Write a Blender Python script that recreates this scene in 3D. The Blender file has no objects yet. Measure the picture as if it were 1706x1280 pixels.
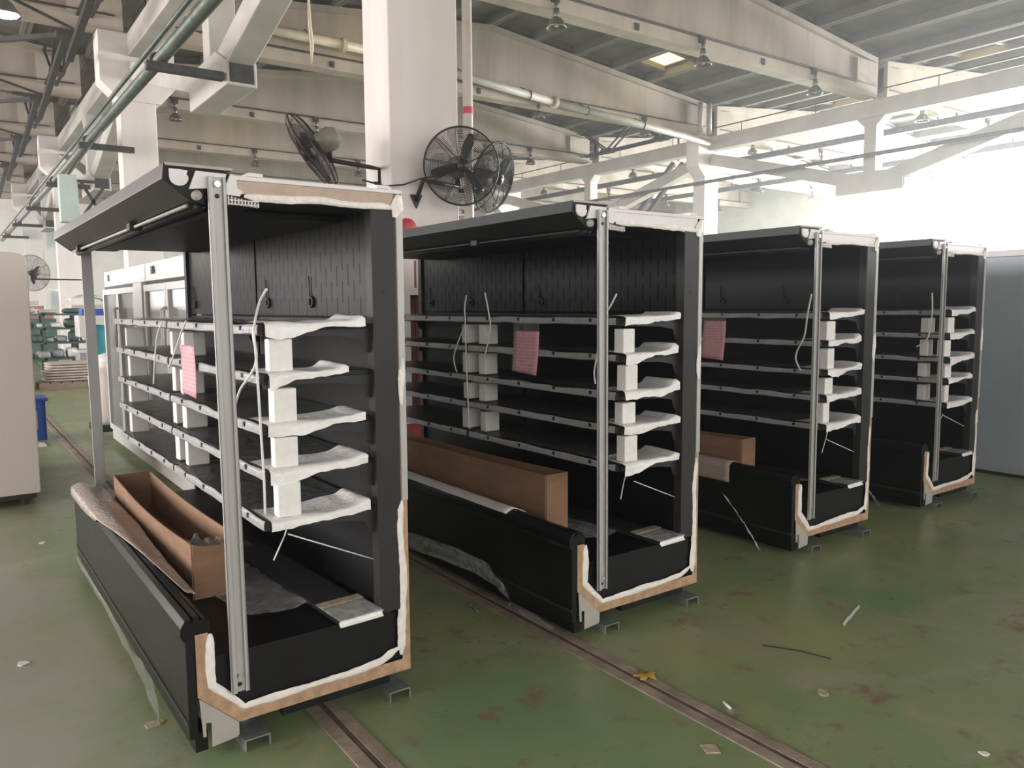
import bpy, bmesh, math, random
from mathutils import Vector, Matrix, noise

# ------------------------------------------------------------------ camera
# World: X runs across the cabinets (front to back), Y along their length, metres.
F_PX, PITCH, ROLL, CAM_H = 1314.9, 0.098885, -0.007278, 1.5626
YAW = math.radians(35.7)
ca, sa = math.cos(YAW), math.sin(YAW)
scene = bpy.context.scene
COL = scene.collection
_fw = Vector((sa * math.cos(PITCH), ca * math.cos(PITCH), -math.sin(PITCH)))
_rt = Vector((ca, -sa, 0.0))
_dn = _fw.cross(_rt)
_r2 = _rt * math.cos(ROLL) - _dn * math.sin(ROLL)
_d2 = _rt * math.sin(ROLL) + _dn * math.cos(ROLL)
cam_data = bpy.data.cameras.new('camera')
cam_data.sensor_width = 36.0
cam_data.lens = F_PX / 1706.0 * 36.0
cam_data.clip_end = 300
cam = bpy.data.objects.new('camera', cam_data)
COL.objects.link(cam)
cam.matrix_world = Matrix(((_r2.x, -_d2.x, -_fw.x, 0), (_r2.y, -_d2.y, -_fw.y, 0),
                           (_r2.z, -_d2.z, -_fw.z, CAM_H), (0, 0, 0, 1)))
scene.camera = cam

# ------------------------------------------------------------------ light
world = bpy.data.worlds.new('sky')
scene.world = world
world.use_nodes = True
world.node_tree.nodes['Background'].inputs[0].default_value = (0.85, 0.93, 1.0, 1)
world.node_tree.nodes['Background'].inputs[1].default_value = 3.0

# thin haze volume added for the glow near the windows, imitating lens glare
_wv = world.node_tree.nodes.new('ShaderNodeVolumeScatter')
_wv.inputs['Color'].default_value = (1, 1, 1, 1)
_wv.inputs['Density'].default_value = 0.0036
_wv.inputs['Anisotropy'].default_value = 0.65
world.node_tree.links.new(_wv.outputs[0], world.node_tree.nodes['World Output'].inputs['Volume'])

def area_light(name, loc, rot, sx, sy, power, color):
    d = bpy.data.lights.new(name, 'AREA')
    d.shape = 'RECTANGLE'; d.size = sx; d.size_y = sy; d.energy = power; d.color = color
    o = bpy.data.objects.new(name, d); COL.objects.link(o)
    o.location = loc; o.rotation_euler = rot
    return o
R90 = math.pi / 2
area_light('daylight_right_windows', (40.3, 6.5, 4.3), (0, R90, 0), 6.4, 36.0, 28000, (0.95, 0.98, 1.0))
area_light('daylight_left_windows', (-14.9, 14.0, 4.3), (0, -R90, 0), 6.0, 50.0, 9500, (1.0, 0.965, 0.945))
area_light('daylight_rear_windows', (8.0, -11.9, 4.2), (R90, 0, 0), 42.0, 6.0, 2400, (1.0, 0.95, 0.92))
area_light('daylight_end_windows', (14.0, 49.4, 4.0), (-R90, 0, 0), 50.0, 6.0, 4200, (1.0, 0.97, 0.94))

vs = scene.view_settings
vs.view_transform = 'Standard'
vs.look = 'None'
vs.exposure = 1.28
vs.gamma = 1.0
vs.use_curve_mapping = False
scene.cycles.use_denoising = True
scene.cycles.max_bounces = 6
scene.cycles.adaptive_threshold = 0.02
scene.cycles.diffuse_bounces = 5
scene.cycles.transparent_max_bounces = 16
scene.cycles.sample_clamp_indirect = 6.0

rng = random.Random(7)

# ------------------------------------------------------------------ pixel helpers
def ray(u, v):
    du, dv = u - 853.0, v - 640.0
    return _fw + _r2 * (du / F_PX) + _d2 * (dv / F_PX)
def at(u, v, x=None, y=None, z=None):
    r = ray(u, v)
    if z is not None: t = (z - CAM_H) / r.z
    elif x is not None: t = x / r.x
    else: t = y / r.y
    return Vector((0, 0, CAM_H)) + r * t

# ------------------------------------------------------------------ materials
M = {}
def nodes_of(name):
    m = bpy.data.materials.new(name); m.use_nodes = True
    nt = m.node_tree
    return m, nt, nt.nodes['Principled BSDF'], nt.nodes['Material Output']
def mat(name, col, rough=0.5, metal=0.0, var=0.12, vscale=6.0, bump=0.0, bscale=60.0, stretch=(1, 1, 1),
        col2=None, spec=0.5, detail=5.0, lo=0.38, hi=0.68, rvar=0.0, coat=0.0, trans=0.0):
    m, nt, b, out = nodes_of(name)
    tc = nt.nodes.new('ShaderNodeTexCoord')
    mp = nt.nodes.new('ShaderNodeMapping'); mp.inputs['Scale'].default_value = stretch
    nt.links.new(tc.outputs['Object'], mp.inputs['Vector'])
    n = nt.nodes.new('ShaderNodeTexNoise'); n.inputs['Scale'].default_value = vscale
    n.inputs['Detail'].default_value = detail; n.inputs['Roughness'].default_value = 0.6
    nt.links.new(mp.outputs[0], n.inputs['Vector'])
    rp = nt.nodes.new('ShaderNodeValToRGB')
    c2 = col2 if col2 else tuple(max(0, c * (1 - var)) for c in col)
    c1 = col if col2 else tuple(min(1, c * (1 + var)) for c in col)
    rp.color_ramp.elements[0].position = lo; rp.color_ramp.elements[1].position = hi
    rp.color_ramp.elements[0].color = (*c2, 1); rp.color_ramp.elements[1].color = (*c1, 1)
    nt.links.new(n.outputs['Fac'], rp.inputs[0])
    nt.links.new(rp.outputs[0], b.inputs['Base Color'])
    b.inputs['Roughness'].default_value = rough; b.inputs['Metallic'].default_value = metal
    b.inputs['Specular IOR Level'].default_value = spec
    b.inputs['Coat Weight'].default_value = coat
    b.inputs['Transmission Weight'].default_value = trans
    if rvar:
        mr = nt.nodes.new('ShaderNodeMapRange')
        mr.inputs['To Min'].default_value = max(0.02, rough - rvar); mr.inputs['To Max'].default_value = min(1, rough + rvar)
        nt.links.new(n.outputs['Fac'], mr.inputs['Value']); nt.links.new(mr.outputs[0], b.inputs['Roughness'])
    if bump:
        n2 = nt.nodes.new('ShaderNodeTexNoise'); n2.inputs['Scale'].default_value = bscale; n2.inputs['Detail'].default_value = 3
        nt.links.new(mp.outputs[0], n2.inputs['Vector'])
        bp = nt.nodes.new('ShaderNodeBump'); bp.inputs['Strength'].default_value = bump; bp.inputs['Distance'].default_value = 0.01
        nt.links.new(n2.outputs['Fac'], bp.inputs['Height']); nt.links.new(bp.outputs[0], b.inputs['Normal'])
    M[name] = m
    return m
def film(name, col, opacity, rough=0.25, bump=0.6, bscale=25.0):
    m, nt, b, out = nodes_of(name)
    b.inputs['Base Color'].default_value = (*col, 1); b.inputs['Roughness'].default_value = rough
    b.inputs['Specular IOR Level'].default_value = 0.7
    tc = nt.nodes.new('ShaderNodeTexCoord')
    n = nt.nodes.new('ShaderNodeTexNoise'); n.inputs['Scale'].default_value = bscale; n.inputs['Detail'].default_value = 4
    nt.links.new(tc.outputs['Object'], n.inputs['Vector'])
    bp = nt.nodes.new('ShaderNodeBump'); bp.inputs['Strength'].default_value = bump; bp.inputs['Distance'].default_value = 0.01
    nt.links.new(n.outputs['Fac'], bp.inputs['Height']); nt.links.new(bp.outputs[0], b.inputs['Normal'])
    tr = nt.nodes.new('ShaderNodeBsdfTransparent')
    mx = nt.nodes.new('ShaderNodeMixShader')
    mr = nt.nodes.new('ShaderNodeMapRange'); mr.inputs['To Min'].default_value = max(0, opacity - 0.2); mr.inputs['To Max'].default_value = min(1, opacity + 0.2)
    nt.links.new(n.outputs['Fac'], mr.inputs['Value']); nt.links.new(mr.outputs[0], mx.inputs[0])
    nt.links.new(tr.outputs[0], mx.inputs[1]); nt.links.new(b.outputs[0], mx.inputs[2])
    nt.links.new(mx.outputs[0], out.inputs['Surface'])
    M[name] = m
    return m
def emit(name, col, strength):
    m, nt, b, out = nodes_of(name)
    b.inputs['Base Color'].default_value = (*col, 1)
    b.inputs['Emission Color'].default_value = (*col, 1); b.inputs['Emission Strength'].default_value = strength
    M[name] = m
    return m

mat('concrete_paint', (0.46, 0.385, 0.318), 0.75, vscale=1.1, col2=(0.315, 0.258, 0.205), stretch=(1.1, 1, 0.2), bump=0.12, bscale=40, lo=0.28, hi=0.58)
mat('column_paint', (0.72, 0.66, 0.635), 0.6, vscale=1.0, col2=(0.60, 0.54, 0.515), stretch=(1.5, 1.5, 0.2), bump=0.12, bscale=30, lo=0.25, hi=0.6)
mat('slab_paint', (0.235, 0.205, 0.178), 0.85, vscale=0.8, col2=(0.155, 0.134, 0.115), bump=0.2, bscale=30)
mat('truss_paint', (0.53, 0.49, 0.45), 0.6, vscale=1.0, col2=(0.42, 0.385, 0.35), bump=0.1, bscale=30)
mat('steel_grey', (0.13, 0.12, 0.115), 0.5, 0.3, var=0.2, vscale=6)
mat('wall_paint', (0.80, 0.76, 0.71), 0.8, vscale=0.7, var=0.08)
mat('dark_steel', (0.055, 0.05, 0.05), 0.55, 0.4, var=0.3, vscale=8)
mat('pipe_green', (0.115, 0.135, 0.122), 0.38, 0.45, var=0.2, vscale=5)
mat('pipe_cream', (0.58, 0.48, 0.36), 0.5, var=0.12, vscale=4)
mat('pipe_white', (0.46, 0.41, 0.36), 0.5, var=0.1, vscale=4)
mat('black_panel', (0.010, 0.0105, 0.0105), 0.36, 0.0, var=0.2, vscale=3, spec=0.32, rvar=0.06)
mat('black_inner', (0.010, 0.010, 0.0105), 0.45, 0.0, var=0.2, vscale=4, spec=0.3)
mat('black_gloss', (0.010, 0.010, 0.011), 0.14, 0.0, var=0.1, spec=0.28)
mat('charcoal_metal', (0.036, 0.035, 0.036), 0.42, 0.1, var=0.1, vscale=5, spec=0.35)
mat('canopy_dark', (0.030, 0.033, 0.032), 0.32, 0.1, var=0.06, vscale=3)
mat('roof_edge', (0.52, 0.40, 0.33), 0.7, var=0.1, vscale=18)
mat('canopy_sheen', (0.17, 0.175, 0.18), 0.3, 0.3, var=0.06, vscale=3)  # lighter copy for the first canopy: reflected light put into the colour
mat('aluminium', (0.44, 0.435, 0.43), 0.42, 0.2, var=0.06, vscale=10, stretch=(1, 1, 0.1))
mat('bright_bolt', (0.75, 0.74, 0.72), 0.25, 0.9, var=0.05)
mat('galvanised', (0.32, 0.34, 0.34), 0.45, 0.6, var=0.15, vscale=20)
mat('mdf_edge', (0.46, 0.30, 0.19), 0.8, var=0.2, vscale=18, bump=0.3, bscale=120)
mat('sealant', (0.86, 0.81, 0.77), 0.6, var=0.06, vscale=30, bump=0.6, bscale=60)
mat('bracket_white', (0.74, 0.70, 0.71), 0.45, var=0.04)
mat('bracket_grey', (0.42, 0.39, 0.36), 0.5, var=0.06)
mat('foam_white', (0.80, 0.78, 0.76), 0.8, var=0.04, vscale=30, bump=0.15, bscale=150)
mat('cardboard', (0.29, 0.165, 0.10), 0.85, var=0.12, vscale=5, stretch=(1, 1, 3))
mat('cream_panel', (0.66, 0.58, 0.53), 0.45, var=0.02, vscale=2)
mat('white_enamel', (0.60, 0.585, 0.57), 0.35, var=0.03, vscale=3)
mat('grey_liner', (0.33, 0.33, 0.33), 0.5, var=0.05)
mat('blue_grey_panel', (0.36, 0.40, 0.44), 0.35, 0.1, var=0.05, vscale=1.2)
mat('white_cable', (0.72, 0.71, 0.70), 0.5, var=0.03)
mat('black_plastic', (0.015, 0.015, 0.016), 0.5, var=0.1)
mat('fan_wire', (0.035, 0.03, 0.03), 0.45, 0.5, var=0.2)
mat('motor_olive', (0.20, 0.19, 0.15), 0.5, var=0.15)
mat('red_paint', (0.42, 0.035, 0.05), 0.45, var=0.15)
mat('bin_blue', (0.02, 0.07, 0.34), 0.4, var=0.1)
mat('teal_plastic', (0.06, 0.33, 0.40), 0.5, var=0.1)
mat('pallet_wood', (0.24, 0.17, 0.12), 0.85, var=0.2, stretch=(1, 6, 6))
mat('sack_beige', (0.50, 0.42, 0.37), 0.7, var=0.12, vscale=9, bump=0.5, bscale=14)
mat('tarp_white', (0.78, 0.75, 0.70), 0.6, var=0.06, bump=0.6, bscale=6)
mat('rack_green', (0.06, 0.11, 0.09), 0.5, var=0.2)
mat('switch_box', (0.40, 0.47, 0.43), 0.45, var=0.05)
mat('leaf_yellow', (0.55, 0.33, 0.06), 0.7, var=0.2, vscale=40)
mat('scrap_tan', (0.45, 0.36, 0.27), 0.8, var=0.2, vscale=30)
mat('rail_brown', (0.33, 0.265, 0.215), 0.6, 0.1, var=0.25, vscale=7, bump=0.4, bscale=40)
mat('groove_dark', (0.12, 0.095, 0.075), 0.7, var=0.3, vscale=12)
mat('lamp_metal', (0.20, 0.185, 0.165), 0.25, 0.6, var=0.1)
mat('faded_red', (0.36, 0.16, 0.14), 0.7, var=0.2)
mat('stain_red', (0.16, 0.03, 0.03), 0.6, var=0.2)
film('clear_film', (0.75, 0.76, 0.75), 0.38, rough=0.18, bump=0.8)
film('milky_film', (0.95, 0.93, 0.92), 0.98, rough=0.35, bump=0.6, bscale=40)
film('rail_film', (0.47, 0.465, 0.46), 0.82, rough=0.3, bump=0.5, bscale=30)
film('sleeve_film', (0.8, 0.78, 0.78), 0.14, rough=0.15, bump=0.2)
film('faint_film', (0.55, 0.55, 0.54), 0.2, rough=0.2, bump=0.8)
film('window_glass', (0.85, 0.9, 0.92), 0.16, rough=0.05, bump=0.0)
film('door_glass', (0.35, 0.36, 0.36), 0.45, rough=0.08, bump=0.05)
emit('skylight_sheet', (1.0, 0.80, 0.30), 1.15)
emit('lamp_glow', (1.0, 0.97, 0.9), 25.0)

# bubble wrap: tan translucent sheet with round bumps
m, nt, b, out = nodes_of('bubble_wrap')
b.inputs['Base Color'].default_value = (0.43, 0.345, 0.305, 1); b.inputs['Roughness'].default_value = 0.17
b.inputs['Specular IOR Level'].default_value = 0.7
tc = nt.nodes.new('ShaderNodeTexCoord'); vo = nt.nodes.new('ShaderNodeTexVoronoi'); vo.inputs['Scale'].default_value = 60
nt.links.new(tc.outputs['Object'], vo.inputs['Vector'])
bp = nt.nodes.new('ShaderNodeBump'); bp.inputs['Strength'].default_value = 0.8; bp.inputs['Distance'].default_value = 0.006; bp.invert = True
nt.links.new(vo.outputs['Distance'], bp.inputs['Height']); nt.links.new(bp.outputs[0], b.inputs['Normal'])
M['bubble_wrap'] = m

# back panel: black sheet with printed rows of short vertical slots
m, nt, b, out = nodes_of('slotted_black')
b.inputs['Roughness'].default_value = 0.3; b.inputs['Specular IOR Level'].default_value = 0.4
tc = nt.nodes.new('ShaderNodeTexCoord'); mp = nt.nodes.new('ShaderNodeMapping')
mp.inputs['Rotation'].default_value = (0, 0, 0)
nt.links.new(tc.outputs['Object'], mp.inputs['Vector'])
sx = nt.nodes.new('ShaderNodeSeparateXYZ'); nt.links.new(mp.outputs[0], sx.inputs[0])
cb = nt.nodes.new('ShaderNodeCombineXYZ'); nt.links.new(sx.outputs['Z'], cb.inputs['X']); nt.links.new(sx.outputs['Y'], cb.inputs['Y'])
br = nt.nodes.new('ShaderNodeTexBrick'); br.offset = 0.5
br.inputs['Scale'].default_value = 1.0; br.inputs['Brick Width'].default_value = 0.13; br.inputs['Row Height'].default_value = 0.055
br.inputs['Mortar Size'].default_value = 0.0235; br.inputs['Mortar Smooth'].default_value = 0.1
br.inputs['Color1'].default_value = (0.004, 0.004, 0.005, 1); br.inputs['Color2'].default_value = (0.004, 0.004, 0.005, 1)
br.inputs['Mortar'].default_value = (0.013, 0.0135, 0.015, 1)
nt.links.new(cb.outputs[0], br.inputs['Vector']); nt.links.new(br.outputs['Color'], b.inputs['Base Color'])
sp_ = nt.nodes.new('ShaderNodeMath'); sp_.operation = 'MULTIPLY_ADD'; sp_.inputs[1].default_value = 0.15; sp_.inputs[2].default_value = 0.10
nt.links.new(br.outputs['Fac'], sp_.inputs[0]); nt.links.new(sp_.outputs[0], b.inputs['Specular IOR Level'])
M['slotted_black'] = m

# pink form paper with faint printed lines
m, nt, b, out = nodes_of('pink_paper')
b.inputs['Roughness'].default_value = 0.55
tc = nt.nodes.new('ShaderNodeTexCoord')
wv = nt.nodes.new('ShaderNodeTexWave'); wv.wave_type = 'BANDS'; wv.bands_direction = 'Z'; wv.inputs['Scale'].default_value = 17; wv.inputs['Distortion'].default_value = 0.6
nt.links.new(tc.outputs['Object'], wv.inputs['Vector'])
ns = nt.nodes.new('ShaderNodeTexNoise'); ns.inputs['Scale'].default_value = 45
nt.links.new(tc.outputs['Object'], ns.inputs['Vector'])
mu = nt.nodes.new('ShaderNodeMath'); mu.operation = 'MULTIPLY'; nt.links.new(wv.outputs['Fac'], mu.inputs[0]); nt.links.new(ns.outputs['Fac'], mu.inputs[1])
rp = nt.nodes.new('ShaderNodeValToRGB'); rp.color_ramp.elements[0].position = 0.34; rp.color_ramp.elements[1].position = 0.55
rp.color_ramp.elements[0].color = (0.80, 0.37, 0.44, 1); rp.color_ramp.elements[1].color = (0.56, 0.22, 0.28, 1)
nt.links.new(mu.outputs[0], rp.inputs[0]); nt.links.new(rp.outputs[0], b.inputs['Base Color'])
M['pink_paper'] = m

# floor: worn green epoxy
m, nt, b, out = nodes_of('floor_epoxy')
tc = nt.nodes.new('ShaderNodeTexCoord')
def nz(scale, detail=6, rough=0.6, dist=0.0):
    n = nt.nodes.new('ShaderNodeTexNoise'); n.inputs['Scale'].default_value = scale; n.inputs['Detail'].default_value = detail
    n.inputs['Roughness'].default_value = rough; n.inputs['Distortion'].default_value = dist
    nt.links.new(tc.outputs['Object'], n.inputs['Vector']); return n
def ramp(src, p0, c0, p1, c1):
    r = nt.nodes.new('ShaderNodeValToRGB'); e = r.color_ramp.elements
    e[0].position = p0; e[1].position = p1; e[0].color = (*c0, 1); e[1].color = (*c1, 1)
    nt.links.new(src, r.inputs[0]); return r
def mixc(fac, a_, b_):
    x = nt.nodes.new('ShaderNodeMix'); x.data_type = 'RGBA'
    nt.links.new(fac, x.inputs[0]); nt.links.new(a_, x.inputs[6])
    if isinstance(b_, tuple): x.inputs[7].default_value = (*b_, 1)
    else: nt.links.new(b_, x.inputs[7])
    return x.outputs[2]
base = ramp(nz(0.7).outputs['Fac'], 0.35, (0.182, 0.272, 0.130), 0.7, (0.315, 0.325, 0.155))
worn = ramp(nz(1.6, 8, 0.7, 0.6).outputs['Fac'], 0.51, (0, 0, 0), 0.66, (.8, .8, .8))
c1 = mixc(worn.outputs[0], base.outputs[0], (0.36, 0.33, 0.24))
spots = ramp(nz(4.0, 10, 0.75).outputs['Fac'], 0.555, (0, 0, 0), 0.64, (1, 1, 1))
c2 = mixc(spots.outputs[0], c1, (0.23, 0.165, 0.11))
fine = ramp(nz(26, 6, .7).outputs['Fac'], 0.60, (0, 0, 0), 0.68, (1, 1, 1))
c3 = mixc(fine.outputs[0], c2, (0.27, 0.27, 0.21))
sxy = nt.nodes.new('ShaderNodeSeparateXYZ'); nt.links.new(tc.outputs['Object'], sxy.inputs[0])
nw = nz(1.1, 6, .65, .4)
ad = nt.nodes.new('ShaderNodeMath'); ad.operation = 'MULTIPLY_ADD'; ad.inputs[1].default_value = 1.6
nt.links.new(nw.outputs['Fac'], ad.inputs[0]); nt.links.new(sxy.outputs['X'], ad.inputs[2])
sb = nt.nodes.new('ShaderNodeMath'); sb.operation = 'SUBTRACT'; sb.inputs[1].default_value = 0.40; nt.links.new(ad.outputs[0], sb.inputs[0])
aisle = ramp(sb.outputs[0], 0.75, (.85, .85, .85), 1.0, (0, 0, 0)); aisle.color_ramp.elements[0].position = 0.55  # paler grey aisle side: floor reflection painted in together with wear
c4 = mixc(aisle.outputs[0], c3, (0.36, 0.355, 0.29))
nt.links.new(c4, b.inputs['Base Color'])
rr = ramp(nz(2.2, 7, 0.7).outputs['Fac'], 0.3, (0.24, 0.24, 0.24), 0.75, (0.46, 0.46, 0.46))
nt.links.new(rr.outputs[0], b.inputs['Roughness'])
bp = nt.nodes.new('ShaderNodeBump'); bp.inputs['Strength'].default_value = 0.12; bp.inputs['Distance'].default_value = 0.01
nt.links.new(nz(9, 6).outputs['Fac'], bp.inputs['Height']); nt.links.new(bp.outputs[0], b.inputs['Normal'])
M['floor_epoxy'] = m

# ------------------------------------------------------------------ mesh helpers
class MB:
    def __init__(s): s.v = []; s.f = []; s.mi = []
    def add(s, vs_, fs, m=0):
        o = len(s.v); s.v += [tuple(p) for p in vs_]
        for k, f in enumerate(fs):
            s.f.append(tuple(i + o for i in f)); s.mi.append(m[k] if isinstance(m, (list, tuple)) else m)
        return s
    def box(s, x0, x1, y0, y1, z0, z1, m=0):
        # face order: -z +z -y +y -x +x
        return s.add([(x0, y0, z0), (x1, y0, z0), (x1, y1, z0), (x0, y1, z0), (x0, y0, z1), (x1, y0, z1), (x1, y1, z1), (x0, y1, z1)],
                     [(0, 3, 2, 1), (4, 5, 6, 7), (0, 1, 5, 4), (2, 3, 7, 6), (3, 0, 4, 7), (1, 2, 6, 5)], m)
    def prism(s, prof, a0, a1, axis='y', m=0, mcap=None):
        # prof: list of 2-tuples; axis y -> (x,z); x -> (y,z); z -> (x,y)
        n = len(prof)
        def P(p, a):
            return {'y': (p[0], a, p[1]), 'x': (a, p[0], p[1]), 'z': (p[0], p[1], a)}[axis]
        vs_ = [P(p, a0) for p in prof] + [P(p, a1) for p in prof]
        fs = [tuple(range(n)), tuple(range(2 * n - 1, n - 1, -1))]
        mm = [mcap if mcap is not None else (m if not isinstance(m, list) else 0)] * 2
        for i in range(n):
            j = (i + 1) % n
            fs.append((i, i + n, j + n, j)); mm.append(m[i] if isinstance(m, list) else m)
        return s.add(vs_, fs, mm)
    def tube(s, pts, r, n=8, m=0, cap=True):
        pts = [Vector(p) for p in pts]; rings = []
        up = Vector((0, 0, 1))
        for i, p in enumerate(pts):
            t = (pts[min(i + 1, len(pts) - 1)] - pts[max(i - 1, 0)]).normalized()
            if abs(t.dot(up)) > 0.95: up = Vector((1, 0, 0)) if abs(t.x) < 0.9 else Vector((0, 1, 0))
            a_ = t.cross(up).normalized(); b_ = t.cross(a_).normalized(); up = b_.cross(t) if False else up
            rad = r[i] if isinstance(r, (list, tuple)) else r
            rings.append([p + a_ * (rad * math.cos(2 * math.pi * k / n)) + b_ * (rad * math.sin(2 * math.pi * k / n)) for k in range(n)])
        vs_ = [q for rg in rings for q in rg]; fs = []
        for i in range(len(pts) - 1):
            for k in range(n):
                k2 = (k + 1) % n
                fs.append((i * n + k, i * n + k2, (i + 1) * n + k2, (i + 1) * n + k))
        if cap:
            fs.append(tuple(range(n - 1, -1, -1))); fs.append(tuple(range((len(pts) - 1) * n, len(pts) * n)))
        return s.add(vs_, fs, m)
    def bar(s, p0, p1, w, h, m=0):
        # rectangular bar between two points, h measured towards world up
        p0, p1 = Vector(p0), Vector(p1); t = (p1 - p0).normalized()
        up = Vector((0, 0, 1)) if abs(t.z) < 0.95 else Vector((1, 0, 0))
        a_ = t.cross(up).normalized() * (w / 2); b_ = a_.cross(t).normalized() * (h / 2)
        q = [p - a_ - b_ for p in (p0, p1)], [p + a_ - b_ for p in (p0, p1)], [p + a_ + b_ for p in (p0, p1)], [p - a_ + b_ for p in (p0, p1)]
        vs_ = [q[0][0], q[1][0], q[2][0], q[3][0], q[0][1], q[1][1], q[2][1], q[3][1]]
        return s.add(vs_, [(0, 3, 2, 1), (4, 5, 6, 7), (0, 1, 5, 4), (1, 2, 6, 5), (2, 3, 7, 6), (3, 0, 4, 7)], m)
    def lathe(s, prof, n=20, c=(0, 0, 0), m=0):
        vs_ = []; fs = []
        for (r, z) in prof:
            for k in range(n):
                a_ = 2 * math.pi * k / n
                vs_.append((c[0] + r * math.cos(a_), c[1] + r * math.sin(a_), c[2] + z))
        for i in range(len(prof) - 1):
            for k in range(n):
                k2 = (k + 1) % n
                fs.append((i * n + k, i * n + k2, (i + 1) * n + k2, (i + 1) * n + k))
        return s.add(vs_, fs, m)
    def ring(s, c, R, r, n=40, k=5, axis='y', m=0):
        pts = []
        vs_ = []; fs = []
        for i in range(n):
            a_ = 2 * math.pi * i / n
            for j in range(k):
                b_ = 2 * math.pi * j / k
                rad = R + r * math.cos(b_); h = r * math.sin(b_)
                p = (rad * math.cos(a_), h, rad * math.sin(a_)) if axis == 'y' else ((h, rad * math.cos(a_), rad * math.sin(a_)) if axis == 'x' else (rad * math.cos(a_), rad * math.sin(a_), h))
                vs_.append((c[0] + p[0], c[1] + p[1], c[2] + p[2]))
        for i in range(n):
            for j in range(k):
                i2, j2 = (i + 1) % n, (j + 1) % k
                fs.append((i * k + j, i2 * k + j, i2 * k + j2, i * k + j2))
        return s.add(vs_, fs, m)
    def sheet(s, fn, nu, nw, m=0):
        vs_ = [fn(i / nu, j / nw) for i in range(nu + 1) for j in range(nw + 1)]
        fs = []
        for i in range(nu):
            for j in range(nw):
                q = i * (nw + 1) + j
                fs.append((q, q + 1, q + nw + 2, q + nw + 1))
        return s.add(vs_, fs, m)
    def mesh(s, name, mats, smooth=False):
        me = bpy.data.meshes.new(name)
        me.from_pydata(s.v, [], s.f)
        for x in (mats if isinstance(mats, (list, tuple)) else [mats]): me.materials.append(M[x])
        for p, i in zip(me.polygons, s.mi): p.material_index = i; p.use_smooth = smooth
        bm = bmesh.new(); bm.from_mesh(me); bmesh.ops.recalc_face_normals(bm, faces=bm.faces); bm.to_mesh(me); bm.free()
        me.update()
        return me
    def build(s, name, mats, parent=None, smooth=False, bevel=0.0, thick=0.0):
        o = bpy.data.objects.new(name, s.mesh(name, mats, smooth)); COL.objects.link(o)
        if parent: o.parent = parent
        if thick:
            md = o.modifiers.new('thickness', 'SOLIDIFY'); md.thickness = thick
        if bevel:
            md = o.modifiers.new('bevel', 'BEVEL'); md.width = bevel; md.segments = 2; md.limit_method = 'ANGLE'
        return o
def tag(o, label=None, cat=None, group=None, kind=None):
    if label: o['label'] = label
    if cat: o['category'] = cat
    if group: o['group'] = group
    if kind: o['kind'] = kind
    return o
def thing(name, label, cat, loc=(0, 0, 0), rz=0.0, group=None):
    o = bpy.data.objects.new(name, None); COL.objects.link(o)
    o.empty_display_size = 0.1; o.location = loc; o.rotation_euler = (0, 0, rz)
    return tag(o, label, cat, group)
def link(name, me, parent=None, loc=(0, 0, 0), rot=(0, 0, 0)):
    o = bpy.data.objects.new(name, me); COL.objects.link(o)
    o.parent = parent; o.location = loc; o.rotation_euler = rot
    return o
def copy_tree(o, parent=None):
    c = o.copy(); COL.objects.link(c); c.parent = parent
    for ch in list(o.children): copy_tree(ch, c)
    return c
def struct(o): o['kind'] = 'structure'; return o

# ------------------------------------------------------------------ the hall
XL, XR, XF, XW = 3.65, 21.65, 39.65, -14.35      # column rows and outer walls
Y0, Y1 = -11.44, 48.8
BEAM_Y = [0.56 + 6 * k for k in range(-2, 9)]
struct(MB().box(XW, XF, Y0, Y1, -0.2, 0.0).build('floor', 'floor_epoxy'))

# floor tracks
for i, tx in enumerate((2.267, 1.115)):
    o = struct(MB().box(tx - 0.062, tx - 0.012, -6, 34, 0.0, 0.006).box(tx + 0.012, tx + 0.06, -6, 34, 0.0, 0.006).build('trim_%d' % (i + 1), 'rail_brown'))
    MB().box(tx - 0.012, tx + 0.012, -6, 34, 0.0, 0.003).build('track_groove', 'groove_dark', o)

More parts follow.
